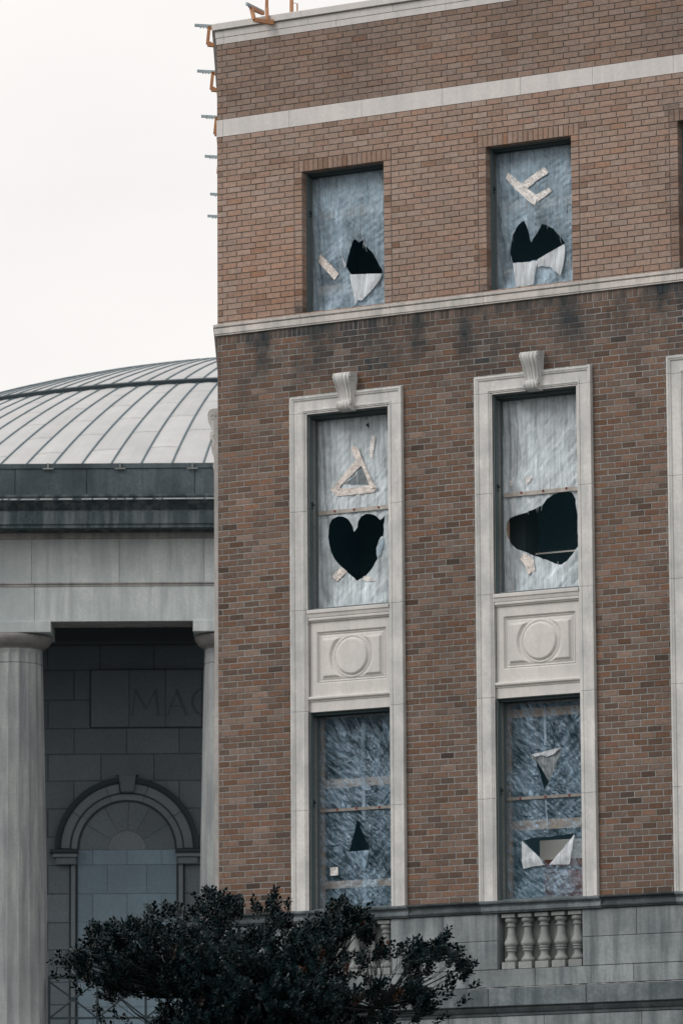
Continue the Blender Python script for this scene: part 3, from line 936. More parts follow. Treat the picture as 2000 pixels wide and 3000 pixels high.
# ---- dark rooms behind the windows
m = MB()
m.poly([(0.3, 2.6, 5.7), (XR, 2.6, 5.7), (XR, 2.6, 15.6), (0.3, 2.6, 15.6)])
m.poly([(0.3, 0.3, 5.7), (0.3, 2.6, 5.7), (0.3, 2.6, 15.6), (0.3, 0.3, 15.6)])
m.poly([(XR, 0.3, 5.7), (XR, 2.6, 5.7), (XR, 2.6, 15.6), (XR, 0.3, 15.6)])
for za, zb in ((5.7, 5.85), (8.6, 8.9), (12.15, 12.45), (15.3, 15.6)):
    m.box(0.3, XR, 0.301, 2.6, za, zb)
m.build('room', M['room'], bb)
MB().box(3.15, 3.507, 0.7, 1.0, 8.9, 12.15).build('room_pillar', M['room_grey'], bb)
MB().box(3.634, 4.16, 0.7, 0.72, 9.815, 9.832).build('room_rail', M['white'], bb)

# ---- base: sooty sill course, pedestal stones, balustrades, ledge
SX = [0.0]
sill_par = MB().box(0.02, XR, 0.009, 0.05, 5.880, 5.995).build('base_sill', M['c_joint'], bb)
PW = [(0.0, 5.868), (0.030, 5.872), (0.040, 5.884), (0.052, 5.892), (0.052, 5.918), (0.044, 5.928), (0.040, 5.945), (0.052, 5.958), (0.082, 5.968), (0.088, 5.982), (0.088, 5.994), (0.03, 6.002), (-0.2, 6.006)]
PB = [(0.0, 5.868), (0.022, 5.872), (0.030, 5.884), (0.040, 5.892), (0.042, 5.905), (0.026, 5.920), (0.020, 5.945), (0.030, 5.965), (0.062, 5.980), (0.068, 5.990), (0.068, 5.999), (0.0, 6.004)]
x = 0.0
bounds = [0.0, 0.985, 2.43, 3.321, 4.766, 5.657, 7.10, XR]
for i in range(len(bounds) - 1):
    isw = i % 2 == 1
    mould_stone('stone', sill_par, M['ledge'] if isw else M['sill_stain_shade'], PW if isw else PB, bounds[i] + (0.003 if i else 0), bounds[i + 1], back=0.02, corner=(i == 0))

ped = MB().box(0.02, XR, 0.021, 0.05, 4.75, 5.26).build('pedestal_wall', M['c_joint'], bb)
BALX = [(3.497 + PER * k, 4.52 + PER * k) for k in (-1, 0, 1)]
def stones(par, mat, z0, z1, xs, y0=0.0, yb=0.05, b=0.004, g=0.004):
    for i in range(len(xs) - 1):
        block('stone', par, mat, xs[i] + g / 2, xs[i + 1] - g / 2, y0, yb, z0 + g / 2, z1 - g / 2, b)
for (pa, pb, jt) in ((0.0, BALX[0][0], 0.55), (BALX[0][1], BALX[1][0], 2.829), (BALX[1][1], BALX[2][0], 5.165), (BALX[2][1], XR, 7.5)):
    stones(ped, M['grey'], 5.575, 5.866, [pa, jt, pb])
    stones(ped, M['grey'], 5.270, 5.575, [pa, pb])
stones(ped, M['grey'], 5.080, 5.268, [0.0, 1.3, 2.56, 3.947, 5.122, 6.3, XR])
stones(ped, M['ledge'], 4.870, 5.062, [0.0, 1.08, 2.25, 3.425, 4.60, 5.77, 6.94, XR], y0=-0.085, yb=0.05, b=0.008)
for i_, (pa, pb) in enumerate([(0, 1.6), (1.6, 3.49), (3.49, 5.2), (5.2, XR)]):     # paler ragged top edge
    m = MB(); x = pa
    while x < pb:
        d = random.uniform(0.04, 0.12); m.box(x, min(pb, x + d), -0.082, 0.0, 5.062, 5.066 + random.uniform(0, 0.012)); x += d
    o = m.build('pale_edge', M['greylight'], ped); o['kind'] = 'stuff'
xs = [0.0, 1.1, 2.32, 3.49, 4.65, 5.82, 7.0, XR]
for i in range(len(xs) - 1):
    m = MB(); pr = [(-0.03, 4.775), (0.01, 4.775), (0.012, 4.80), (0.03, 4.815), (0.05, 4.845), (0.052, 4.869), (-0.03, 4.869)]
    m.strips([[(xs[i] + 0.002, -p, z) for p, z in pr], [(xs[i + 1] - 0.002, -p, z) for p, z in pr]])
    m.build('stone', M['sill_stain_shade'], ped)  # dark colour here paints the shadow below the ledge
for r_, (z0, z1) in enumerate(((4.35, 4.773), (3.93, 4.35), (3.5, 3.93))):
    off = 0.0 if r_ % 2 == 0 else 0.58
    stones(ped, M['grey'], z0, z1, [0.0] + [0.57 + off + 1.16 * i for i in range(6)] + [XR], b=0.006)

bal_prof = [(0.052, 5.345), (0.066, 5.350), (0.074, 5.366), (0.070, 5.384), (0.052, 5.400), (0.043, 5.425), (0.042, 5.448), (0.050, 5.462), (0.060, 5.466), (0.060, 5.476), (0.050, 5.480), (0.050, 5.490), (0.062, 5.494), (0.062, 5.504),
            (0.056, 5.508), (0.066, 5.520), (0.076, 5.535), (0.077, 5.550), (0.070, 5.568), (0.055, 5.600), (0.046, 5.640), (0.041, 5.690), (0.040, 5.712), (0.044, 5.718), (0.056, 5.724), (0.056, 5.736), (0.044, 5.742), (0.044, 5.762), (0.054, 5.768),
            (0.066, 5.780), (0.070, 5.795), (0.066, 5.812), (0.05, 5.818)]
for ki, (a, b) in enumerate(BALX):
    bal = MB().box(a, b, 0.150, 0.20, 5.268, 5.872).build('balustrade', M['greylight'], bb)
    block('side_block', bal, M['grey'], a - 0.01, a + 0.006, 0.018, 0.16, 5.268, 5.872, 0.0005)
    for j in range(5):
        xc = a + 0.106 + 0.0 + 0.2005 * j + 0.02
        m = MB(); m.lathe(bal_prof, xc, 0.085, 22)
        bo = m.build('baluster', M['greylight'], bal, smooth=True)
        block('plinth', bo, M['greylight'], xc - 0.079, xc + 0.079, 0.006, 0.145, 5.270, 5.344, 0.003)
        block('cap', bo, M['greylight'], xc - 0.079, xc + 0.079, 0.006, 0.145, 5.818, 5.858, 0.003)

# ================================================================== PLASTIC SHEETS
def pip(x, z, poly):
    c = False; n = len(poly); j = n - 1
    for i in range(n):
        xi, zi = poly[i]; xj, zj = poly[j]
        if (zi > z) != (zj > z) and x < (xj - xi) * (z - zi) / (zj - zi) + xi: c = not c
        j = i
    return c

def ragged(poly, n=2, amp=0.004, rnd=None):
    out = []
    for i in range(len(poly)):
        x0, z0 = poly[i]; x1, z1 = poly[(i + 1) % len(poly)]
        L_ = math.hypot(x1 - x0, z1 - z0); k = max(1, int(L_ / 0.035))
        for q in range(k):
            t_ = q / k
            a_ = amp if q else 0.0
            out.append((x0 + (x1 - x0) * t_ + random.uniform(-a_, a_), z0 + (z1 - z0) * t_ + random.uniform(-a_, a_)))
    return out

def film(name, mat, outer, holes, yfun, step, parent=None, origin=None):
    """triangulated sheet with real holes"""
    pts = []; edges = []
    def addloop(lp):
        n = len(pts)
        pts.extend(lp)
        for i in range(len(lp)): edges.append((n + i, n + (i + 1) % len(lp)))
    addloop(ragged(outer, amp=0.0015))
    for h in holes: addloop(h)
    xs = [p[0] for p in outer]; zs = [p[1] for p in outer]
    nx = int((max(xs) - min(xs)) / step); nz = int((max(zs) - min(zs)) / step)
    for i in range(1, nx):
        for j in range(1, nz):
            x = min(xs) + (i + random.uniform(-0.3, 0.3)) * step; z = min(zs) + (j + random.uniform(-0.3, 0.3)) * step
            if pip(x, z, outer) and not any(pip(x, z, h) for h in holes): pts.append((x, z))
    res = delaunay_2d_cdt([Vector(p) for p in pts], edges, [], 0, 1e-5)
    V, Fc = res[0], res[2]
    ox, oz = origin or (sum(xs) / len(xs), min(zs))
    m = MB()
    m.v = [(v.x - ox, yfun(v.x, v.y), v.y - oz) for v in V]
    for f in Fc:
        cx = sum(V[i].x for i in f) / 3; cz = sum(V[i].y for i in f) / 3
        if pip(cx, cz, outer) and not any(pip(cx, cz, h) for h in holes):
            a, b, c = f
            if (V[b] - V[a]).cross(V[c] - V[a]) < 0: f = (a, c, b)
            m.f.append(tuple(f)); m.c.append(None)
    o = m.build(name, mat, None, smooth=True, fixn=False)
    if parent:
        o.parent = parent
        o.location = (ox - parent.location.x, 0, oz - parent.location.z)
    else: o.location = (ox, 0, oz)
    return o

def wr(x, z, ang, fa, fb, seed):
    c, s = math.cos(ang), math.sin(ang)
    u_ = x * c + z * s; v_ = -x * s + z * c
    return noise.noise(Vector((v_ * fa, u_ * fb, seed)))

def folds(style, a, b, z0, z1, seed):
    """wrinkle field of one sheet; ang = direction the crease runs"""
    cx = (a + b) / 2; H_ = z1 - z0
    def f(x, z):
        t = (z - z0) / H_; q = (x - cx) / (b - a)
        h = 0.0
        if style == 'drape':          # hangs from the top, pulled to the middle
            h += 0.016 * wr(x - cx * 1.0 + 0.25 * q * (1 - t), z, math.pi / 2, 15, 1.1, seed)
            h += 0.008 * wr(x, z, math.pi / 2 + 0.25, 30, 2.5, seed + 2)
            h += 0.012 * wr(x, z, 0.9, 9, 2.0, seed + 4) * max(0, 1.3 - t)
            h += 0.006 * wr(x, z, 0.5, 30, 10, seed + 6)
            h += 0.02 * wr(x, z, 0.9, 6, 3.0, seed + 8) * max(0, 0.9 - t)
        elif style == 'stretched':    # tight with diagonal pulls from the corners
            h += 0.016 * wr(x, z, 0.65 if q > 0 else 2.2, 10, 1.4, seed) * (0.3 + abs(q))
            h += 0.017 * wr(x + 0.12 * q * t, z, math.pi / 2 + 0.06, 19, 0.9, seed + 2)
            h += 0.005 * wr(x, z, 0.8, 30, 6, seed + 4)
        else:                         # crumpled, creases running off a centre seam
            w1 = noise.noise(Vector((x * 2.1, z * 2.1, seed + 9)))
            if style == 'crumple2':
                ang = (-0.85 if t > 0.42 else -0.15) if q < 0.05 else (0.85 if t > 0.42 else 0.25)
            else:
                ang = (-0.65 if t > 0.33 else 0.35) if q < 0.12 else (1.25 if t > 0.4 else 0.9)
            k1 = max(0.0, min(1.0, 0.5 + 1.6 * w1)); k2 = 1 - k1
            h += 0.020 * k1 * wr(x, z, ang, 19, 3.5, seed) + 0.020 * k2 * wr(x, z, ang + 0.45, 19, 4.5, seed + 20)
            h += 0.011 * k2 * wr(x, z, ang - 0.3, 38, 8.0, seed + 2) + 0.011 * k1 * wr(x, z, ang + 0.7, 38, 11.0, seed + 22)
            h += 0.010 * wr(x, z, math.pi / 2, 9, 1.5, seed + 5)
            h += 0.006 * wr(x, z, 0.2, 60, 22, seed + 6) * (1.4 if abs(q) < 0.2 else 0.7)
        e = min(x - a, b - x, z - z0, z1 - z)
        h *= min(1.0, 0.25 + max(0, e) / 0.08)
        return h
    return f

def sheet(label, mat, a, b, z0, z1, style, holes, seed, group=None):
    fo = folds(style, a, b, z0, z1, seed)
    o = film('plastic_sheet', mat, [(a - 0.012, z0 + 0.012), (b + 0.018, z0 + 0.012), (b + 0.018, z1), (a - 0.012, z1)], [ragged(h, amp=0.0035) for h in holes],
             lambda x, z: 0.238 + 1.35 * fo(x, z), 0.0135)
    tagit(o, label, 'plastic sheet', 'plastic sheets over the windows')
    return o, fo

def patch(name, parent, mat, poly, fo, off=0.007, amp=0.004, step=0.018, seed=1, tilt=0.0):
    zt = max(p[1] for p in poly)
    return film(name, mat, poly, [], lambda x, z: 0.238 + fo(x, z) * 0.6 - off - tilt * (zt - z) - amp * (noise.noise(Vector((x * 28, z * 28, seed))) + 0.6 * noise.noise(Vector((x * 70, z * 70, seed)))), step, parent=parent)

def threads(parent, fo, pts, seed):
    """loose reinforcement threads hanging at a tear, one object per thread"""
    rr = random.Random(seed)
    for (x, z) in pts:
        L_ = rr.uniform(0.03, 0.09); dx = rr.uniform(-0.02, 0.02)
        px_, pz = x - parent.location.x, z - parent.location.z
        y = 0.238 + fo(x, z) - 0.006
        MB().tube([(px_, y, pz + 0.02), (px_ + dx * 0.3, y - 0.008, pz - L_ * 0.4), (px_ + dx, y - 0.004, pz - L_)], [0.0028, 0.0022, 0.0015], 4).build('thread', M['flap'], parent)
# upper left
s, fo = sheet('torn bluish plastic sheet in the upper left window with one short slanting strip of tape', M['film_up'], UO[0][0], UO[0][1], UZ[0], UZ[1], 'drape',
    [[(1.658, 13.464), (1.716, 13.416), (1.766, 13.452), (1.794, 13.434), (1.76, 13.399), (1.771, 13.373), (1.805, 13.364), (1.882, 13.277), (1.938, 13.197), (1.982, 13.113), (2.006, 13.081), (2.009, 13.03), (1.791, 13.053), (1.607, 13.067), (1.573, 13.114), (1.551, 13.17), (1.568, 13.237), (1.597, 13.353), (1.626, 13.419)]], 1.3)
patch('flap', s, M['flap'], [(1.595, 13.068), (2.009, 13.034), (1.994, 12.989), (1.89, 12.868), (1.755, 12.754), (1.7, 12.765), (1.66, 12.705), (1.655, 12.804), (1.617, 12.956), (1.589, 13.033)], fo, 0.014, 0.003, 0.03, 3, 0.04)
patch('tape', s, M['tape'], [(1.209, 13.346), (1.449, 13.092), (1.387, 13.03), (1.18, 13.26)], fo, 0.008, 0.004, 0.02, 4)
patch('flap', s, M['flap'], [(1.474, 13.376), (1.512, 13.263), (1.555, 13.18), (1.534, 13.138), (1.507, 13.244)], fo, 0.02, 0.002, 0.03, 5)
threads(s, fo, [(1.766, 13.45), (1.775, 13.42), (1.79, 13.41), (1.80, 13.37), (1.70, 12.77)], 1)
# upper right
s, fo = sheet('torn blue plastic sheet with crossed white tape above a pointed hole', M['film_up'], UO[1][0], UO[1][1], UZ[0], UZ[1], 'drape',
    [[(3.787, 13.435), (3.813, 13.384), (3.844, 13.303), (3.86, 13.224), (3.881, 13.175), (3.93, 13.245), (3.979, 13.307), (4.012, 13.366), (4.082, 13.344), (4.151, 13.297), (4.209, 13.233), (4.246, 13.2), (4.288, 13.116), (4.132, 13.048), (3.969, 12.975), (3.808, 12.973), (3.659, 12.97), (3.641, 13.025), (3.614, 13.081), (3.627, 13.182), (3.65, 13.286), (3.694, 13.359), (3.749, 13.406)]], 12.9)
patch('flap', s, M['flap'], [(3.654, 12.97), (3.964, 12.961), (3.924, 12.801), (3.91, 12.706), (3.804, 12.693), (3.691, 12.7), (3.676, 12.847)], fo, 0.014, 0.002, 0.03, 6, 0.03)
patch('flap', s, M['flap'], [(3.964, 12.975), (4.288, 13.113), (4.303, 13.068), (4.291, 12.934), (4.268, 12.841), (4.24, 12.767), (4.119, 12.876), (4.022, 12.896), (3.963, 12.893)], fo, 0.016, 0.002, 0.03, 7, 0.03)
patch('tape', s, M['tape_bright'], [(3.571, 13.927), (3.599, 13.992), (3.647, 13.957), (3.776, 13.835), (3.974, 13.685), (3.934, 13.583), (3.86, 13.635), (3.699, 13.785)], fo, 0.010, 0.006, 0.018, 8)
patch('tape', s, M['tape_bright'], [(3.759, 13.837), (3.917, 13.925), (4.053, 13.996), (4.112, 13.926), (3.971, 13.86), (3.851, 13.787)], fo, 0.014, 0.006, 0.018, 9)
patch('tape', s, M['tape_bright'], [(3.947, 13.698), (4.109, 13.761), (4.146, 13.714), (3.967, 13.618)], fo, 0.012, 0.006, 0.018, 10)
threads(s, fo, [(4.24, 13.21), (4.10, 13.33), (3.65, 13.29), (3.64, 13.03)], 2)
# middle left
s, fo = sheet('milky plastic sheet with a heart shaped hole under a taped triangle', M['film_mid'], LO[0][0], LO[0][1], MIDZ[0], MIDZ[1], 'stretched',
    [[(1.613, 10.175), (1.592, 10.251), (1.548, 10.319), (1.473, 10.358), (1.414, 10.363), (1.339, 10.337), (1.294, 10.276), (1.279, 10.186), (1.293, 10.068), (1.329, 9.961), (1.396, 9.859), (1.484, 9.768), (1.573, 9.696), (1.658, 9.625), (1.735, 9.658), (1.81, 9.704), (1.869, 9.776), (1.922, 9.849), (1.907, 9.902), (1.912, 9.966), (1.938, 10.054), (1.96, 10.091), (1.993, 10.095), (1.998, 10.166), (1.988, 10.218), (2.029, 10.331), (1.947, 10.279), (1.903, 10.328), (1.844, 10.353), (1.778, 10.362), (1.711, 10.338), (1.678, 10.282), (1.666, 10.219)],
     [(1.778, 11.357), (1.811, 11.386), (1.815, 11.317)]], 23.7)
TP = M['tape']
patch('tape', s, TP, [(1.326, 10.669), (1.371, 10.698), (1.491, 10.668), (1.877, 10.673), (1.928, 10.637), (1.876, 10.592), (1.415, 10.587)], fo, 0.012, 0.006, 0.018, 11)
patch('tape', s, TP, [(1.334, 10.662), (1.492, 10.817), (1.641, 10.96), (1.716, 10.966), (1.76, 10.936), (1.611, 10.82), (1.461, 10.703), (1.401, 10.604)], fo, 0.015, 0.006, 0.018, 12)
patch('tape', s, TP, [(1.598, 11.133), (1.68, 11.112), (1.76, 10.936), (1.862, 10.72), (1.928, 10.637), (1.847, 10.637), (1.745, 10.873), (1.664, 10.971), (1.598, 11.081)], fo, 0.018, 0.006, 0.018, 13)
patch('fold', s, M['flap_dark'], [(1.50, 10.715), (1.64, 10.80), (1.73, 10.925), (1.775, 10.83), (1.825, 10.69)], fo, 0.006, 0.006, 0.018, 36)
patch('tape', s, M['tape_bright'], [(1.866, 11.232), (1.903, 11.196), (1.864, 10.972), (1.827, 10.995), (1.836, 11.111)], fo, 0.010, 0.003, 0.02, 14)
patch('tape', s, TP, [(1.338, 9.702), (1.462, 9.795), (1.536, 9.738), (1.402, 9.639)], fo, 0.010, 0.005, 0.018, 15)
patch('tape', s, M['tape_bright'], [(1.736, 9.671), (1.824, 9.657), (1.898, 9.613), (1.809, 9.607), (1.735, 9.626)], fo, 0.010, 0.005, 0.018, 16)
patch('flap', s, M['flap_blue'], [(1.993, 10.091), (1.908, 9.967), (1.922, 9.856), (1.959, 9.885), (1.997, 10.011)], fo, 0.012, 0.003, 0.03, 17)
# middle right
s, fo = sheet('milky plastic sheet with a wide ragged hole reaching its right edge', M['film_mid'], LO[1][0], LO[1][1], MIDZ[0], MIDZ[1], 'stretched',
    [[(3.535, 10.124), (3.571, 10.165), (3.671, 10.189), (3.815, 10.221), (3.929, 10.256), (3.979, 10.271), (4.016, 10.318), (4.102, 10.374), (4.201, 10.404), (4.286, 10.4), (4.343, 10.373), (4.377, 10.306), (4.400, 10.129), (4.395, 9.788), (4.34, 9.716), (4.276, 9.646), (4.204, 9.607), (4.162, 9.61), (4.035, 9.665), (3.865, 9.729), (3.752, 9.782), (3.652, 9.822), (3.582, 9.891), (3.54, 9.971), (3.529, 10.048)]], 36.1)
patch('tape', s, TP, [(3.701, 9.704), (3.737, 9.739), (3.738, 9.771), (3.808, 9.733), (3.865, 9.691), (3.884, 9.563), (3.799, 9.525), (3.771, 9.616)], fo, 0.012, 0.006, 0.018, 18)
patch('tape', s, M['tape_bright'], [(3.561, 9.375), (3.611, 9.375), (3.615, 9.346), (3.558, 9.345)], fo, 0.008, 0.002, 0.02, 19)
patch('tape', s, M['tape_bright'], [(3.576, 10.592), (3.626, 10.581), (3.604, 10.513), (3.578, 10.512)], fo, 0.006, 0.002, 0.02, 20)
patch('tape', s, M['tape_bright'], [(3.777, 10.593), (3.86, 10.592), (3.819, 10.539), (3.783, 10.51)], fo, 0.006, 0.002, 0.02, 21)
patch('seam', s, M['flap'], [(3.64, 11.2), (3.685, 11.2), (3.648, 10.20), (3.600, 10.19)], fo, 0.005, 0.001, 0.04, 30)
patch('seam', s, M['flap'], [(3.58, 9.83), (3.63, 9.815), (3.62, 9.38), (3.565, 9.38)], fo, 0.005, 0.001, 0.04, 35)
threads(s, fo, [(3.93, 10.25), (3.91, 10.245), (3.98, 10.27), (3.80, 10.215), (4.16, 9.62)], 3)
# lower left
s, fo = sheet('crumpled dark blue plastic sheet with a small triangular hole and a square tape patch', M['film_low'], LO[0][0], LO[0][1], LOWZ[0], LOWZ[1], 'crumple',
    [[(1.648, 6.978), (1.679, 6.908), (1.739, 6.77), (1.782, 6.684), (1.787, 6.654), (1.651, 6.641), (1.523, 6.648), (1.555, 6.734), (1.6, 6.867), (1.622, 6.957)]], 48.2)
patch('flap', s, M['film_low'], [(1.523, 6.645), (1.787, 6.650), (1.772, 6.557), (1.736, 6.408), (1.667, 6.472), (1.563, 6.567)], fo, 0.012, 0.003, 0.03, 22)
patch('tape', s, M['tape_bright'], [(1.291, 6.483), (1.393, 6.485), (1.396, 6.395), (1.296, 6.392)], fo, 0.010, 0.004, 0.018, 23)
patch('seam', s, M['seam'], [(1.700, 8.05), (1.745, 8.05), (1.745, 6.98), (1.700, 6.98)], fo, 0.006, 0.004, 0.02, 31)
patch('seam', s, M['seam'], [(1.705, 6.40), (1.750, 6.40), (1.750, 6.04), (1.705, 6.04)], fo, 0.006, 0.004, 0.02, 33)
# lower right
s, fo = sheet('crumpled dark blue plastic sheet slit open in a V above a wide smiling gap', M['film_low'], LO[1][0], LO[1][1], LOWZ[0], LOWZ[1], 'crumple2',
    [[(3.805, 7.565), (4.174, 7.628), (4.153, 7.522), (4.088, 7.408), (4.01, 7.264), (3.964, 7.178), (3.935, 7.283), (3.871, 7.48), (3.813, 7.528)],
     [(3.692, 6.659), (3.793, 6.676), (4.011, 6.68), (4.195, 6.692), (4.324, 6.697), (4.294, 6.658), (4.159, 6.532), (3.998, 6.378), (3.858, 6.503)]], 57.5)
patch('flap', s, M['flap_dark'], [(3.80, 7.57), (4.178, 7.632), (4.14, 7.523), (4.05, 7.321), (4.011, 7.271), (3.937, 7.402), (3.871, 7.494), (3.805, 7.527)], fo, -0.004, 0.006, 0.02, 24)
patch('flap', s, M['flap'], [(3.82, 7.575), (4.176, 7.634), (4.08, 7.56), (4.0, 7.54), (3.93, 7.56), (3.86, 7.545)], fo, 0.012, 0.004, 0.03, 25)
patch('flap', s, M['flap'], [(3.683, 6.652), (3.858, 6.503), (3.96, 6.38), (3.822, 6.372), (3.701, 6.351), (3.681, 6.438)], fo, 0.016, 0.003, 0.03, 26)
patch('flap', s, M['flap'], [(4.324, 6.693), (4.167, 6.532), (4.015, 6.38), (4.257, 6.373), (4.283, 6.496)], fo, 0.018, 0.003, 0.03, 27)
patch('seam', s, M['seam'], [(3.955, 8.10), (3.985, 8.10), (4.0, 7.63), (3.965, 7.60)], fo, 0.006, 0.003, 0.02, 32)
patch('seam', s, M['seam'], [(3.965, 7.15), (3.985, 7.15), (4.005, 6.72), (3.985, 6.72)], fo, 0.006, 0.004, 0.02, 34)

wb = empty('cabinet', (3.89, 0.6, 5.85))
tagit(wb, 'white topped cabinet standing inside the room behind the smiling gap', 'cabinet')
MB().box(-0.19, 0.5, 0.0, 0.4, 0.621, 0.832).build('front', M['white'], wb)
MB().box(-0.21, 0.5, -0.01, 0.4, 0.545, 0.618).build('rail', M['brown'], wb)
MB().box(-0.17, 0.45, 0.03, 0.4, 0.0, 0.545).build('base', M['brown'], wb)

# ================================================================== GUARDRAIL CLAMPS ON THE PARAPET
def clamp(label, loc, rz, leg=0.085, reach=0.25, drop=0.20, scale=1.0, skew=0.0, post=False):
    """local x along the wall, -y outward"""
    c = empty('guardrail_clamp', loc, rz)
    tagit(c, label, 'clamp', 'orange guardrail clamps along the parapet')
    m = MB()
    n = 6; L0 = -0.06; L1 = reach
    pr = [(L0, 0.022), (L1, 0.040), (L1, 0.008)]
    zb = lambda o_: 0.022 - 0.03 + (o_ - L0) / (L1 - L0) * 0.016
    x = L1 - 0.055
    for i in range(n):
        pr += [(x, zb(x)), (x - 0.010, zb(x) - 0.014), (x - 0.020, zb(x) - 0.014), (x - 0.028, zb(x))]
        x -= 0.034
        if x < L0 + 0.05: break
    pr += [(L0, zb(L0))]
    m.strips([[(-0.012, -o_, z) for o_, z in pr], [(0.012, -o_, z) for o_, z in pr]])
    m.build('toothed_bar', M['steel'], c)
    m = MB()
    def bar(p0, p1, t):
        P0, P1 = Vector(p0), Vector(p1); d = (P1 - P0).normalized()
        a_ = d.cross(Vector((1, 0, 0)));
        if a_.length < 0.2: a_ = d.cross(Vector((0, 0, 1)))
        a_.normalize(); b_ = d.cross(a_)
        h = t / 2
        m.strips([[P + a_ * h * i + b_ * h * j for i, j in ((-1, -1), (1, -1), (1, 1), (-1, 1))] for P in (P0, P1)])
    bar((0, 0.06, -0.012), (0, -leg - 0.01, -0.008), 0.036)
    bar((0, -leg, 0.01), (skew * 0.3, -leg - 0.02, -drop), 0.036)
    bar((skew * 0.3, -leg - 0.02, -drop), (skew, -0.01, -drop - 0.01), 0.044)
    bar((skew, -0.055 if skew == 0 else -0.02, -drop + 0.03), (skew, -0.055 if skew == 0 else -0.02, -drop - 0.02), 0.03)
    if skew:
        bar((skew * 0.75, -0.06, -drop), (skew * 0.6, -0.03, 0.02), 0.03)
    m.build('clamp_frame', M['orange'], c)
    if post:
        MB().tube([(skew * 0.55, -0.02, -0.02), (skew * 0.62, -0.02, 0.55), (skew * 0.66, 0.0, 1.1)], 0.02, 6).build('post', M['orange'], c)
    c.scale = (scale,) * 3
    return c
srz = math.atan2(SDIR.y, SDIR.x) + math.pi      # local -y must point along SNRM
srz = math.atan2(-SNRM.x, SNRM.y) + math.pi
names = ['orange clamp on the side parapet nearest the corner, toothed bar sticking out', 'second orange clamp from the corner on the side parapet',
         'third clamp down the side parapet, only a sliver of orange showing', 'fourth clamp down the side parapet, a toothed bar only', 'shortest toothed bar sticking out of the side parapet, fifth down',
         'lowest toothed bar sticking out of the side parapet']
for i, (s_, rch) in enumerate(((0.12, 0.232), (2.30, 0.25), (4.62, 0.25), (6.82, 0.25), (9.02, 0.225), (10.38, 0.285))):
    p = SDIR * s_ + SNRM * 0.02
    clamp(names[i], (p.x, p.y, 16.085 if i < 4 else 16.08), srz, leg=0.065, reach=rch)
clamp('orange clamp on the front parapet near the corner carrying a thin leaning post', (0.60, -0.03, 16.15), 0.0, leg=0.20, reach=0.30, drop=0.15, skew=0.17, post=True)
gp = empty('guardrail_post', (0.93, 0.1, 16.09))
tagit(gp, 'upright orange guardrail post with a small loop handle on the front parapet', 'post')
MB().box(-0.016, 0.016, -0.016, 0.016, 0, 1.1).build('post', M['orange'], gp)
m = MB(); m.tube([(0.016, 0, 0.14), (0.06, 0, 0.13), (0.075, 0, 0.12)], 0.004, 6); m.tube([(0.075, 0, 0.125), (0.075, 0, 0.0)], 0.008, 6)
m.build('handle', M['orange'], gp)

# ================================================================== DOMED AUDITORIUM BEHIND
# local frame: x to the right, front plane y = 0, outward -y; seen square-on
e1 = Vector((math.cos(YAW), math.sin(YAW), 0)); e2 = Vector((-math.sin(YAW), math.cos(YAW), 0))
CX = Vector((30.2115, -48.4829, 0))
o2 = CX + e2 * 82.0
au = empty('domed_auditorium', o2, YAW)
tagit(au, 'grey stone auditorium with a low metal dome, sooty cornice and round columns', 'building')
UL, UR = -9.0, 3.2
def hcourse(name, mat, prof, joints, jm=None):
    par = MB().box(UL, UR, 0.03, 0.5, prof[0][1] + 0.002, prof[-1][1] - 0.002).build(name, jm or M['c_joint'], au)
    xs = [UL] + joints + [UR]
    for i in range(len(xs) - 1):
        m = MB(); pr = [(-0.05, prof[0][1])] + prof + [(-0.05, prof[-1][1])]
        m.strips([[(xs[i] + 0.003, -p, z) for p, z in pr], [(xs[i + 1] - 0.003, -p, z) for p, z in pr]])
        m.build('stone', mat, par)
    return par
hcourse('architrave', M['c_stone'], [(0.0, 12.629), (0.0, 13.19)], [-8.5, -4.905, -1.7, 1.92], M['c_band'])
hcourse('taenia', M['c_band'], [(0.012, 13.192), (0.012, 13.214), (0.0, 13.217), (0.0, 13.228), (0.022, 13.230), (0.022, 13.250)], [-6.3, -4.9, 0.5])
hcourse('frieze', M['c_stone'], [(0.0, 13.252), (0.0, 13.957)], [-6.9, -4.951, -3.55, -2.2, 0.2], M['c_band'])
hcourse('frieze_band', M['c_band'], [(0.012, 13.963), (0.012, 14.10)], [-7.6, -6.41, -5.263, -4.112, -2.954, -1.8, 0.4])
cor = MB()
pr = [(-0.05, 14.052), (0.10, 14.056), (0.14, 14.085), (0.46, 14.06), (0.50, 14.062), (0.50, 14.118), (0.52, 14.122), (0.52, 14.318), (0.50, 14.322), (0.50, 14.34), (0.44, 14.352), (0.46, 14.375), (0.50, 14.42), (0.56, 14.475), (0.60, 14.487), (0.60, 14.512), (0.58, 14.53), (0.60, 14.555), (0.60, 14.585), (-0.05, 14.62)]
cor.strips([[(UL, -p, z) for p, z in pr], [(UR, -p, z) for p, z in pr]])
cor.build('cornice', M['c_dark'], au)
ledge = MB()
x = UL
while x < UR:
    d = random.uniform(0.08, 0.4); ledge.box(x, x + d * random.uniform(0.5, 1.0), -0.612, -0.5, 14.500, 14.512 + random.uniform(0, 0.006)); x += d
o = ledge.build('cyma_highlight', M['c_stone'], au); o['kind'] = 'stuff'  # broken pale strip painting the highlight along the cyma
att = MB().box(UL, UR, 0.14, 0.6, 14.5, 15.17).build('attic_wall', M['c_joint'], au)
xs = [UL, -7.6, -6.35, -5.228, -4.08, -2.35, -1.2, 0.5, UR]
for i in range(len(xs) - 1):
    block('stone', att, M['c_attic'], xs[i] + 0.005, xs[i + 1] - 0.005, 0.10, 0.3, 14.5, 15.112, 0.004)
MB().box(UL, UR, 0.085, 0.6, 15.118, 15.196).build('attic_cap', M['c_attic'], att)
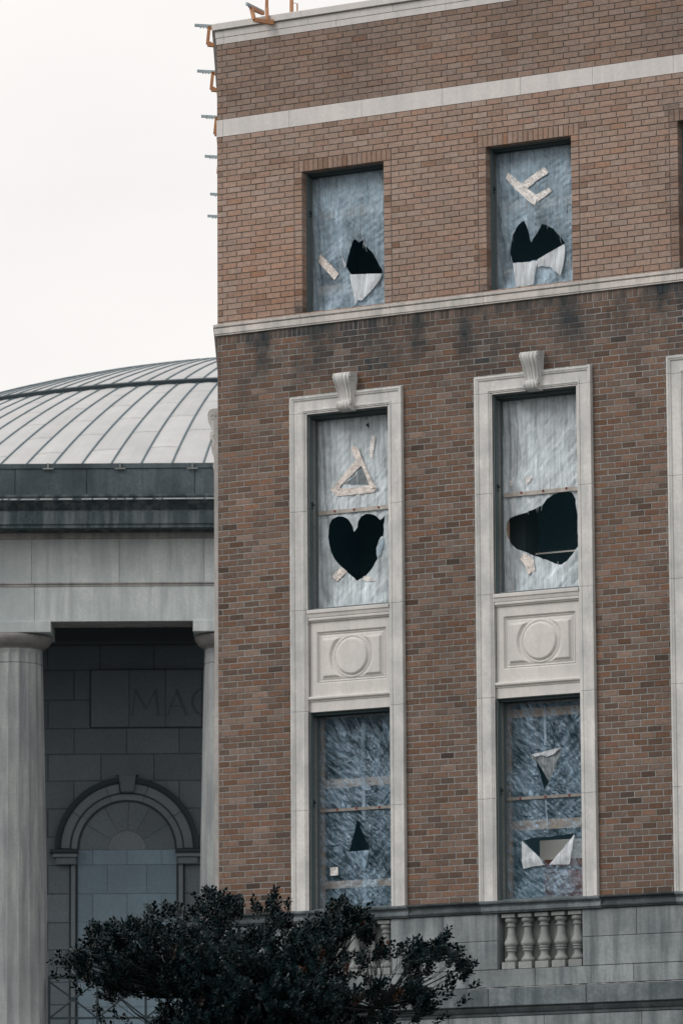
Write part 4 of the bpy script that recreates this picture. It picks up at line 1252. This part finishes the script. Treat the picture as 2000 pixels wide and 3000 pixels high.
for i, (ux, uz) in enumerate(((-4.699, 15.112), (-3.545, 15.108), (-2.385, 15.105))):
    p = o2 + e1 * ux
    r_ = empty('roof_anchor', (p.x + e2.x * 0.06, p.y + e2.y * 0.06, uz), YAW)
    tagit(r_, ['T shaped roof anchor at the left end of the attic wall', 'T shaped roof anchor in the middle of the attic wall', 'T shaped roof anchor nearest the brick corner'][i], 'anchor', 'pale anchors hanging on the attic wall')
    MB().box(-0.012, 0.012, 0.0, 0.02, 0.008, 0.092).build('stem', M['greylight'], r_)
    MB().box(-0.085, 0.085, -0.005, 0.02, -0.012, 0.008).build('bar', M['greylight'], r_)
# portico ceiling and beam
MB().box(UL, UR, 0.03, 0.80, 12.632, 13.4).build('beam', M['c_band'], au)
MB().box(UL, UR, 0.80, 3.6, 13.1, 13.3).build('ceiling', M['c_joint'], au)
MB().box(UL, UR, 3.2, 3.6, 12.72, 13.1).build('ceiling_moulding', M['c_joint'], au)
MB().box(UL, UR, -0.6, 4.2, 0.0, 5.98).build('podium', M['c_stone'], au)
MB().box(UL, UL + 0.3, 0.8, 3.7, 5.98, 13.1).build('end_wall', M['c_wall'], au)
MB().box(UR, UR + 0.3, 0.0, 3.7, 5.98, 14.5).build('end_wall', M['c_wall'], au)
# fluted columns
for uc in (-5.316, -1.70, 1.91):
    zs = [5.98, 7.5, 9.0, 10.5, 11.6, 11.972, 11.980, 11.988, 11.996, 12.14, 12.19, 12.222]
    cy = 0.55
    rings = []
    for z in zs:
        t = (z - 5.98) / 6.24
        R = 0.618 - 0.108 * t - 0.012 * math.sin(math.pi * t) * -1
        fl = 0.014 * (1 if z < 12.18 else 0.2)
        if 11.975 < z < 11.99: R -= 0.012
        ring = []
        for k in range(20 * 5):
            a_ = k / 100 * 2 * math.pi; ph = (k % 5) / 5
            d = fl * math.sin(math.pi * ph) * 1.35
            ring.append((uc + (R - d) * math.sin(a_), cy - (R - d) * math.cos(a_), z))
        rings.append(ring)
    c = MB().strips(rings).build('column', M['c_column'], au, smooth=False)
    m = MB().lathe([(0.505, 12.222), (0.525, 12.228), (0.525, 12.236), (0.515, 12.240), (0.545, 12.250), (0.545, 12.258), (0.56, 12.262), (0.615, 12.305), (0.655, 12.36), (0.668, 12.40), (0.662, 12.43), (0.63, 12.446)], uc, cy, 40)
    m.build('echinus', M['c_capital'], c, smooth=True)
    block('abacus', c, M['c_stone'], uc - 0.675, uc + 0.675, cy - 0.62, cy + 0.62, 12.449, 12.627, 0.006)
# portico back wall of separate stones
wy = 3.6
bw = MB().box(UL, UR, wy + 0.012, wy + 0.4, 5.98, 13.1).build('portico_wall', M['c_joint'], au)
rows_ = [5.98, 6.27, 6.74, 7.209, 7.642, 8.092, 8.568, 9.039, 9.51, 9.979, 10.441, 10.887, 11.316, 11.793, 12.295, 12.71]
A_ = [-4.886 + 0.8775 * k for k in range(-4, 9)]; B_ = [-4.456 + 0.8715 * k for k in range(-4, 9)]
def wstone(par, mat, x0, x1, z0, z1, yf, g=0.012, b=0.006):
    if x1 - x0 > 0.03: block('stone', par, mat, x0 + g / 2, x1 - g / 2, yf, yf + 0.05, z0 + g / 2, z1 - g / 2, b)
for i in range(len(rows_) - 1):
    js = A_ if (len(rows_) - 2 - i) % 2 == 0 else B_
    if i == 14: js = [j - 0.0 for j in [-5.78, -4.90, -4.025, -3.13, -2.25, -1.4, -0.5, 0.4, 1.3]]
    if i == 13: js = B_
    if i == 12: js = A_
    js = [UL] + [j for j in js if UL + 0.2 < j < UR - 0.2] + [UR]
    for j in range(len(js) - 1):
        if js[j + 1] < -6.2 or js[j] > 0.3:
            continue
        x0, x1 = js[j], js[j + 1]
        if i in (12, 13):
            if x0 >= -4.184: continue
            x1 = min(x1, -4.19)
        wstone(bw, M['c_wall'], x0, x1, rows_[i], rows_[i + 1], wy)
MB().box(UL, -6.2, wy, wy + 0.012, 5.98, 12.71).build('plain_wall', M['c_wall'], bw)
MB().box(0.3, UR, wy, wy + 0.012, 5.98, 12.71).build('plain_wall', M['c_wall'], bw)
# inscription tablet
tab = MB().box(-4.175, 0.4, wy - 0.03, wy + 0.02, 11.33, 12.285).build('tablet', M['c_joint'], bw)
for x0, x1 in ((-4.175, -3.541), (-3.541, -2.94), (-2.94, -2.34), (-2.34, -1.7), (-1.7, -1.05)):
    block('stone', tab, M['c_wall'], x0 + 0.004, x1 - 0.004, wy - 0.06, wy, 11.334, 12.281, 0.004)
def letter(strokes, name):
    m = MB()
    for (xa, za, xb, zb, t) in strokes:
        d = Vector((xb - xa, zb - za)); n_2 = Vector((-d.y, d.x)).normalized() * t / 2
        q = [(xa + n_2.x, za + n_2.y), (xb + n_2.x, zb + n_2.y), (xb - n_2.x, zb - n_2.y), (xa - n_2.x, za - n_2.y)]
        m.strips([[(x_, wy - 0.067, z_) for x_, z_ in q], [(x_, wy - 0.05, z_) for x_, z_ in q]])
    return m.build(name, M['c_letter'], tab)
zl, zh = 11.525, 11.955
letter([(-3.49, zl, -3.44, zh, 0.022), (-3.44, zh, -3.262, zl + 0.1, 0.045), (-3.262, zl + 0.1, -3.10, zh, 0.022), (-3.10, zh, -3.055, zl, 0.05), (-3.53, zl, -3.45, zl, 0.014), (-3.095, zl, -3.01, zl, 0.014), (-3.48, zh, -3.43, zh, 0.014), (-3.11, zh, -3.06, zh, 0.014)], 'letter')
letter([(-2.90, zl, -2.745, zh, 0.022), (-2.755, zh, -2.59, zl, 0.05), (-2.85, zl + 0.15, -2.655, zl + 0.15, 0.018), (-2.935, zl, -2.865, zl, 0.014), (-2.63, zl, -2.55, zl, 0.014)], 'letter')
cst = []
for q in range(11):
    a0 = math.radians(50 + q * 26); a1 = math.radians(50 + (q + 1) * 26)
    th_ = 0.02 + 0.03 * max(0, -math.cos((a0 + a1) / 2))
    cst.append((-2.27 + 0.225 * math.cos(a0), 11.742 + 0.235 * math.sin(a0), -2.27 + 0.225 * math.cos(a1), 11.742 + 0.235 * math.sin(a1), th_))
letter(cst, 'letter')
# blind arch
AC = (-3.575, 9.294)
arch = MB()
def arc(m, prof, a0, a1, n=14):
    rings = []
    for i in range(n + 1):
        a_ = a0 + (a1 - a0) * i / n
        rings.append([(AC[0] + R * math.cos(a_), wy - p, AC[1] + R * math.sin(a_)) for R, p in prof])
    m.strips(rings)
arc(arch, [(0.80, -0.02), (0.80, 0.03), (1.19, 0.03), (1.19, -0.02)], 0, math.pi, 40)
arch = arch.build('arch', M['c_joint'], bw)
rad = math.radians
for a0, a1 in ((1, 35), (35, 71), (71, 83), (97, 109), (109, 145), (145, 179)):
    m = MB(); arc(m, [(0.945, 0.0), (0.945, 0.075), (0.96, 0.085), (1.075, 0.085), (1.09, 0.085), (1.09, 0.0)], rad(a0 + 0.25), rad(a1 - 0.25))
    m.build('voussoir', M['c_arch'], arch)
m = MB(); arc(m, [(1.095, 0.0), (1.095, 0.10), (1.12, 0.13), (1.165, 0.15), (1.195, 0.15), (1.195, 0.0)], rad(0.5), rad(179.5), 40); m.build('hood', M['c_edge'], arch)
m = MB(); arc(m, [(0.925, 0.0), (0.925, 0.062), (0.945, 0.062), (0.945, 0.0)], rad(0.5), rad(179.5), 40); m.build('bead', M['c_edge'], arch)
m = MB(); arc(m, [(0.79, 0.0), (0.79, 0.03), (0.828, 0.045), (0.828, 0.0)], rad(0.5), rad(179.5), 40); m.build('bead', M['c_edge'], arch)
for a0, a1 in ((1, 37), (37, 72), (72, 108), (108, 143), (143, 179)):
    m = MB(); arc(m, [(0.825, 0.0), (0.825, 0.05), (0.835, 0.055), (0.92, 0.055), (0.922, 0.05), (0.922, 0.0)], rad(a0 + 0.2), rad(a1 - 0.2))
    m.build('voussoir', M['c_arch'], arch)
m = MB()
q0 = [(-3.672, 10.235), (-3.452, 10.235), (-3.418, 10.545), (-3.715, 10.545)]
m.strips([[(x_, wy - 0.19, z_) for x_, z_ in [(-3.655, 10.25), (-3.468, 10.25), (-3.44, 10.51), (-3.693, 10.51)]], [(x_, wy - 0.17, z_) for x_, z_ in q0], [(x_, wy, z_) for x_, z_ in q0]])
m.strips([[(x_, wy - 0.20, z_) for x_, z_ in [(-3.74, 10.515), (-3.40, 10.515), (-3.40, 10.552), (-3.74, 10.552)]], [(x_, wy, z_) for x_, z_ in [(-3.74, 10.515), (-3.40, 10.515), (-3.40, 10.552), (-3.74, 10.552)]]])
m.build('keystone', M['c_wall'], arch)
# niche infill: rows and a fan of stones round a half disc
ni = []
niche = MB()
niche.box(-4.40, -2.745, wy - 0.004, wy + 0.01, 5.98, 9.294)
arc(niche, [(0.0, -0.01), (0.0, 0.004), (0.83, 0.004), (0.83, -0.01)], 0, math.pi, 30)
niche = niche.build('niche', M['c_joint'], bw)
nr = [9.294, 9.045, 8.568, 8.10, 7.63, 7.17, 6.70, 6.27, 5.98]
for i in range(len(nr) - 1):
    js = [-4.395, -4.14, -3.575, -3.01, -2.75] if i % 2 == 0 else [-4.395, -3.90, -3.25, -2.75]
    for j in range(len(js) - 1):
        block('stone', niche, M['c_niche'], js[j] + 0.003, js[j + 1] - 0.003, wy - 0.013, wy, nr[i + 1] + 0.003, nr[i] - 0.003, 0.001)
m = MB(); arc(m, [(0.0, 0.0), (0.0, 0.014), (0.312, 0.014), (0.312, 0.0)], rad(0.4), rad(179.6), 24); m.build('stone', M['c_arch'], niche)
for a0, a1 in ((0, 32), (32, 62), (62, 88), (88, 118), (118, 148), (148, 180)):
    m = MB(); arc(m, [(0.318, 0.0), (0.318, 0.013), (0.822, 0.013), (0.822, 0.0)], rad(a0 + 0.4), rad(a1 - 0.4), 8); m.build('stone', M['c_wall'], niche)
for sgn in (-1, 1):
    def bx(u0, u1, p, z0, z1, nm, mt):
        xa, xb = AC[0] + sgn * u0, AC[0] + sgn * u1
        block(nm, arch, mt, min(xa, xb), max(xa, xb), wy - p, wy + 0.01, z0, z1, 0.008)
    bx(0.80, 1.27, 0.22, 9.235, 9.292, 'impost', M['c_edge'])
    bx(0.82, 1.22, 0.17, 9.165, 9.232, 'impost', M['c_arch'])
    bx(0.84, 1.17, 0.13, 9.05, 9.162, 'impost', M['c_wall'])
    bx(0.85, 0.925, 0.06, 5.98, 9.047, 'jamb', M['c_arch'])
    bx(0.928, 0.955, 0.03, 5.98, 9.047, 'bead', M['c_edge'])
    bx(0.815, 0.847, 0.035, 5.98, 9.047, 'bead', M['c_edge'])
# iron railing between the columns
rl = empty('iron_railing', o2 + e2 * 0.3 + Vector((0, 0, 5.98)), YAW)
tagit(rl, 'dark iron railing with crossed bars between the stone columns', 'railing')
def rbar(name, p0, p1, r_=0.014):
    MB().tube([p0, p1], r_, 6).build(name, M['iron'], rl)
us = [-4.67, -3.906, -3.141, -2.377]
zt, zb = 0.99, 0.35
MB().box(us[0] - 0.02, us[-1] + 0.02, -0.02, 0.02, zt - 0.02, zt + 0.016).build('top_rail', M['iron'], rl)
MB().box(us[0], us[-1], -0.016, 0.016, zb - 0.018, zb + 0.018).build('bottom_rail', M['iron'], rl)
MB().box(us[0], us[-1], -0.01, 0.01, zt - 0.075, zt - 0.062).build('rail', M['iron'], rl)
for u_ in us: MB().box(u_ - 0.02, u_ + 0.02, -0.02, 0.02, 0, zt - 0.021).build('post', M['iron'], rl)
for i in range(3):
    a, b = us[i], us[i + 1]; c_ = ((a + b) / 2, 0.0, (zt + zb) / 2 - 0.02)
    for q in ((a, 0, zb), (b, 0, zb), (a, 0, zt - 0.06), (b, 0, zt - 0.06)): rbar('brace', q, c_, 0.017)
    MB().box(c_[0] - 0.035, c_[0] + 0.035, -0.03, 0.03, c_[2] - 0.035, c_[2] + 0.035).build('boss', M['iron'], rl)

# ---- the dome: standing seam sheets in staggered courses
DO = Vector((-0.6704, 18.0, -6.2034)); DR = 25.0953; DK = 1.03949; DA = 0.04140846; PH = -0.41653324
def dp(az, th, lift=0.0):
    R = DR + lift
    return (DO.x + R * math.sin(th) * math.sin(az), DO.y - R * math.sin(th) * math.cos(az), DO.z + DK * R * math.cos(th))
dome = MB()
azs = [PH + DA * k for k in range(-26, 22)]
NT = 16
for i in range(len(azs) - 1):
    for j in range(NT):
        t0 = rad(34) * j / NT; t1 = rad(34) * (j + 1) / NT
        dome.poly([dp(azs[i], t0, -0.03), dp(azs[i], t1, -0.03), dp(azs[i + 1], t1, -0.03), dp(azs[i + 1], t0, -0.03)])
dome = dome.build('dome_roof', M['rib'], au, smooth=True)
TH_RING = 20.93
odd = [29.95, 26.30, 22.62]; even = [28.13, 24.40]
for k in range(-22, 12):
    a0, a1 = PH + DA * k, PH + DA * (k + 1)
    vis = k >= -15 and k <= 8
    cuts = (odd if k % 2 else even)
    ths = sorted([TH_RING + 0.12, 33.6] + cuts)
    up = [20.8, 18.0, 14.5, 11.0, 5.0] if k % 2 else [20.8, 19.6, 16.3, 12.8, 5.0]
    up = sorted(up)
    for group_ in (ths, up):
        for q in range(len(group_) - 1):
            t0, t1 = rad(group_[q] + 0.014), rad(group_[q + 1] - 0.014)
            if not vis and group_ is ths: pass
            m = MB()
            n = 4
            rows2 = []
            for j in range(n + 1):
                t = t0 + (t1 - t0) * j / n
                rows2.append([dp(a0 + 0.001, t, 0.0), dp((a0 + a1) / 2, t, 0.012), dp(a1 - 0.001, t, 0.0)])
            for j in range(n):
                for c in range(2):
                    m.poly([rows2[j][c], rows2[j + 1][c], rows2[j + 1][c + 1], rows2[j][c + 1]])
            m.build('roof_panel', M['roof'], dome, fixn=False)
for k in range(-22, 13):
    a_ = PH + DA * k
    m = MB()
    rings = []
    for j in range(19):
        t = rad(5) + (rad(33.6) - rad(5)) * j / 18
        w2 = 0.016 / (DR * math.sin(t))
        rings.append([dp(a_ - w2, t, -0.01), dp(a_ - w2 * 0.7, t, 0.020), dp(a_ + w2 * 0.7, t, 0.020), dp(a_ + w2, t, -0.01)])
    m.strips(rings)
    m.build('rib', M['rib'], dome)
m = MB(); rings = []
for k in range(0, 141):
    a_ = PH - 0.9 + k * 0.0105
    t = rad(TH_RING)
    rings.append([dp(a_, t + rad(0.14), 0.0), dp(a_, t + rad(0.11), 0.07), dp(a_, t - rad(0.10), 0.075), dp(a_, t - rad(0.14), 0.0)])
m.strips(rings)
m.build('ring_seam', M['iron'], dome)
MB().lathe([(14.0, 14.3), (14.0, 14.6)], DO.x, DO.y, 60).build('drum', M['c_attic'], au)

# ================================================================== TREE in front
TREE = [(-2.766, 5.089), (-2.687, 5.112), (-2.507, 5.15), (-2.451, 5.274), (-2.405, 5.412), (-2.326, 5.366), (-2.228, 5.421), (-2.162, 5.388), (-2.03, 5.453), (-1.899, 5.485), (-1.76, 5.543), (-1.635, 5.533), (-1.517, 5.515), (-1.421, 5.597), (-1.365, 5.692), (-1.299, 5.695), (-1.207, 5.668), (-1.109, 5.622), (-1.01, 5.644), (-0.845, 5.653), (-0.73, 5.626), (-0.651, 5.695), (-0.575, 5.641), (-0.632, 5.543), (-0.632, 5.477), (-0.517, 5.427), (-0.353, 5.41), (-0.237, 5.452), (-0.139, 5.441), (-0.101, 5.586), (-0.006, 5.572), (0.053, 5.532), (0.125, 5.473), (0.214, 5.515), (0.259, 5.422), (0.288, 5.291), (0.402, 5.175), (0.508, 5.191), (0.699, 5.249), (0.83, 5.215), (0.975, 5.27), (1.126, 5.171), (1.163, 5.013), (1.28, 4.865), (1.131, 4.718), (1.023, 4.794), (0.915, 4.811), (0.898, 4.664), (0.923, 4.546), (0.758, 4.416), (0.624, 4.143), (0.295, 3.949), (-0.36, 3.822), (-1.015, 3.826), (-1.473, 4.025), (-1.768, 4.222), (-1.932, 4.386), (-2.227, 4.454), (-2.178, 4.502), (-1.98, 4.50), (-1.75, 4.56), (-1.80, 4.66), (-1.95, 4.72), (-2.178, 4.659), (-2.312, 4.542), (-2.394, 4.625), (-2.325, 4.732), (-2.572, 4.835), (-2.605, 4.931), (-2.756, 4.961)]
tb = CX + e2 * 50.0 + e1 * (-1.50)
tree = empty('evergreen_tree', (tb.x, tb.y, 0), YAW)
tagit(tree, 'dark evergreen tree with small glossy leaves in front of the brick corner', 'tree')
def tl(u_, d, z): return (u_ + 1.50, d, z)       # tree-local coordinates
rng = np.random.default_rng(11)
def edge_dist(x, z):
    best = 9
    for i in range(len(TREE)):
        ax, az = TREE[i]; bx_, bz = TREE[(i + 1) % len(TREE)]
        dx, dz = bx_ - ax, bz - az; L2 = dx * dx + dz * dz
        t = max(0, min(1, ((x - ax) * dx + (z - az) * dz) / L2))
        best = min(best, math.hypot(x - ax - t * dx, z - az - t * dz))
    return best
def density(u_, z):
    d = 1.0
    # airy right side and the thin window of twigs near the base
    d *= 1 - 0.62 * max(0, min(1, (u_ + 0.15) / 0.5)) * (1 if z < 5.2 else 0.35)
    if (u_ - 0.1) ** 2 / 0.10 + (z - 4.92) ** 2 / 0.05 < 1: d *= 0.22
    if (u_ - 0.35) ** 2 / 0.12 + (z - 4.52) ** 2 / 0.02 < 1: d *= 0.35
    if (u_ + 1.62) ** 2 / 0.05 + (z - 4.60 + 0.15 * math.sin(u_ * 9)) ** 2 / 0.012 < 1: d *= 0.4
    n1 = noise.noise(Vector((u_ * 3.2, z * 4.2, 4.0)))
    if z < 4.75 and -1.35 < u_ < -0.15: return 1.0
    return d * (0.62 + 1.15 * n1)
tips = []
tries = 0
while len(tips) < 4300 and tries < 90000:
    tries += 1
    u_ = random.uniform(-2.8, 1.3); z = random.uniform(3.8, 5.72)
    if not pip(u_, z, TREE): continue
    if random.random() > density(u_, z): continue
    e_ = edge_dist(u_, z)
    if e_ < 0.05 and random.random() < 0.75: continue
    if e_ < 0.22 and noise.noise(Vector((u_ * 5.0, z * 6.0, 8.0))) < -0.12: continue
    T = min(1.25, 0.10 + 1.5 * math.sqrt(e_ * 0.7))
    if u_ > 0.0: T *= 0.65
    d = random.uniform(-T, T)
    tips.append((u_, d, z, e_))
V = []; Fq = []; TC = []
def leafset(px, py, pz, dx, dy, dz, n, L0):
    """leaves spiralling round a short shoot"""
    D = Vector((dx, dy, dz)).normalized()
    a_ = D.orthogonal().normalized(); b_ = D.cross(a_)
    red = 0.0
    if random.random() < (0.006 + 0.05 * max(0, min(1, (px + 0.9) / 1.4))): red = random.uniform(0.2, 0.9)
    for i in range(n):
        t = (i + random.random()) / n
        an = i * 2.4 + random.uniform(-0.4, 0.4)
        out = (a_ * math.cos(an) + b_ * math.sin(an))
        base = Vector((px, py, pz)) + D * (t - 0.5) * L0 + out * 0.006
        ld = (D * random.uniform(0.5, 1.1) + out * random.uniform(0.6, 1.1) + Vector((0, 0, random.uniform(-0.1, 0.25)))).normalized()
        LL = random.uniform(0.032, 0.054); W_ = LL * random.uniform(0.26, 0.36)
        sd_ = ld.cross(out).normalized()
        if sd_.length < 0.5: sd_ = ld.orthogonal().normalized()
        up = sd_.cross(ld)
        k0 = len(V)
        for q in (base, base + ld * LL * 0.4 + sd_ * W_ + up * W_ * 0.35, base + ld * LL * 0.8 + sd_ * W_ * 0.8 + up * W_ * 0.2, base + ld * LL,
                  base + ld * LL * 0.8 - sd_ * W_ * 0.8 + up * W_ * 0.2, base + ld * LL * 0.4 - sd_ * W_ + up * W_ * 0.35):
            V.append((q.x + 1.50, q.y, q.z))
        Fq.append((k0, k0 + 1, k0 + 2, k0 + 3)); Fq.append((k0, k0 + 3, k0 + 4, k0 + 5))
        li = random.uniform(0.4, 1.1)
        TC.append((li, red, 0, 1)); TC.append((li * 0.92, red, 0, 1))
for (u_, d, z, e_) in tips:
    out = Vector((0.35 * (u_ + 0.7), d * 0.8, 0.75 if e_ < 0.2 else 0.45)) + Vector((random.uniform(-0.5, 0.5), random.uniform(-0.5, 0.5), random.uniform(-0.2, 0.4)))
    leafset(u_, d, z, out.x, out.y, out.z, random.randint(16, 24), 0.15)
# upright sprigs that break the outline
for i in range(len(TREE)):
    ax, az = TREE[i]
    if az > 4.9 or ax > 0.9 or ax < -2.2:
        for q in range(2):
            leafset(ax + random.uniform(-0.04, 0.04), random.uniform(-0.15, 0.15), az + random.uniform(-0.15, -0.05), (0.5 if ax > 0.8 else -0.5 if ax < -2.3 else 0) + random.uniform(-0.3, 0.3), 0, 0.9 if -2.3 < ax < 0.8 else 0.3, 14, 0.12)
me = bpy.data.meshes.new('crown')
me.from_pydata(V, [], Fq)
at = me.attributes.new('tone', 'FLOAT_COLOR', 'FACE')
at.data.foreach_set('color', np.array(TC, dtype=np.float32).ravel())
me.materials.append(M['leaf'])
crown = bpy.data.objects.new('crown', me); COL.objects.link(crown); crown.parent = tree
crown['kind'] = 'stuff'
tk = MB()
tk.tube([tl(-1.50, 0, 0), tl(-1.52, 0.02, 1.5), tl(-1.50, 0.0, 3.0), tl(-1.52, 0.03, 4.2), tl(-1.47, 0, 4.75)], [0.10, 0.085, 0.07, 0.05, 0.035], 10)
tk.tube([tl(-1.46, 0.0, 0.1), tl(-1.15, 0.1, 1.6), tl(-0.85, 0.1, 3.0), tl(-0.55, 0.0, 4.2), tl(-0.3, -0.05, 4.8)], [0.08, 0.07, 0.06, 0.045, 0.03], 10)
tk.tube([tl(-1.44, -0.05, 0.1), tl(-0.9, -0.15, 1.7), tl(-0.3, -0.1, 3.0), tl(0.05, -0.1, 4.1), tl(0.3, -0.05, 4.6)], [0.07, 0.06, 0.05, 0.035, 0.02], 10)
tk.build('trunk', M['bark'], tree, smooth=True)
tw = MB()
starts = [(-1.52, 0.03, 4.2), (-1.47, 0, 4.7), (-0.55, 0, 4.2), (-0.3, -0.05, 4.75), (0.05, -0.1, 4.1), (0.3, -0.05, 4.55), (-0.85, 0.1, 3.3), (-1.5, 0, 3.6)]
for i, (u_, d, z, e_) in enumerate(tips):
    if i % 4: continue
    s0 = min(starts, key=lambda q: (q[0] - u_) ** 2 + (q[2] - z) ** 2 * 0.8 + (0.4 if q[2] > z else 0))
    P0 = Vector(tl(*s0)); P3 = Vector(tl(u_, d, z))
    P1 = P0.lerp(P3, 0.35) + Vector((random.uniform(-0.08, 0.08), random.uniform(-0.08, 0.08), -0.04)); P2 = P0.lerp(P3, 0.7) + Vector((random.uniform(-0.06, 0.06), random.uniform(-0.06, 0.06), -0.03))
    r0 = 0.013 if i % 20 == 0 else 0.006
    tw.tube([P0, P1, P2, P3], [r0, r0 * 0.8, r0 * 0.55, 0.0025], 4)
o = tw.build('twigs', M['bark'], tree, fixn=False); o['kind'] = 'stuff'
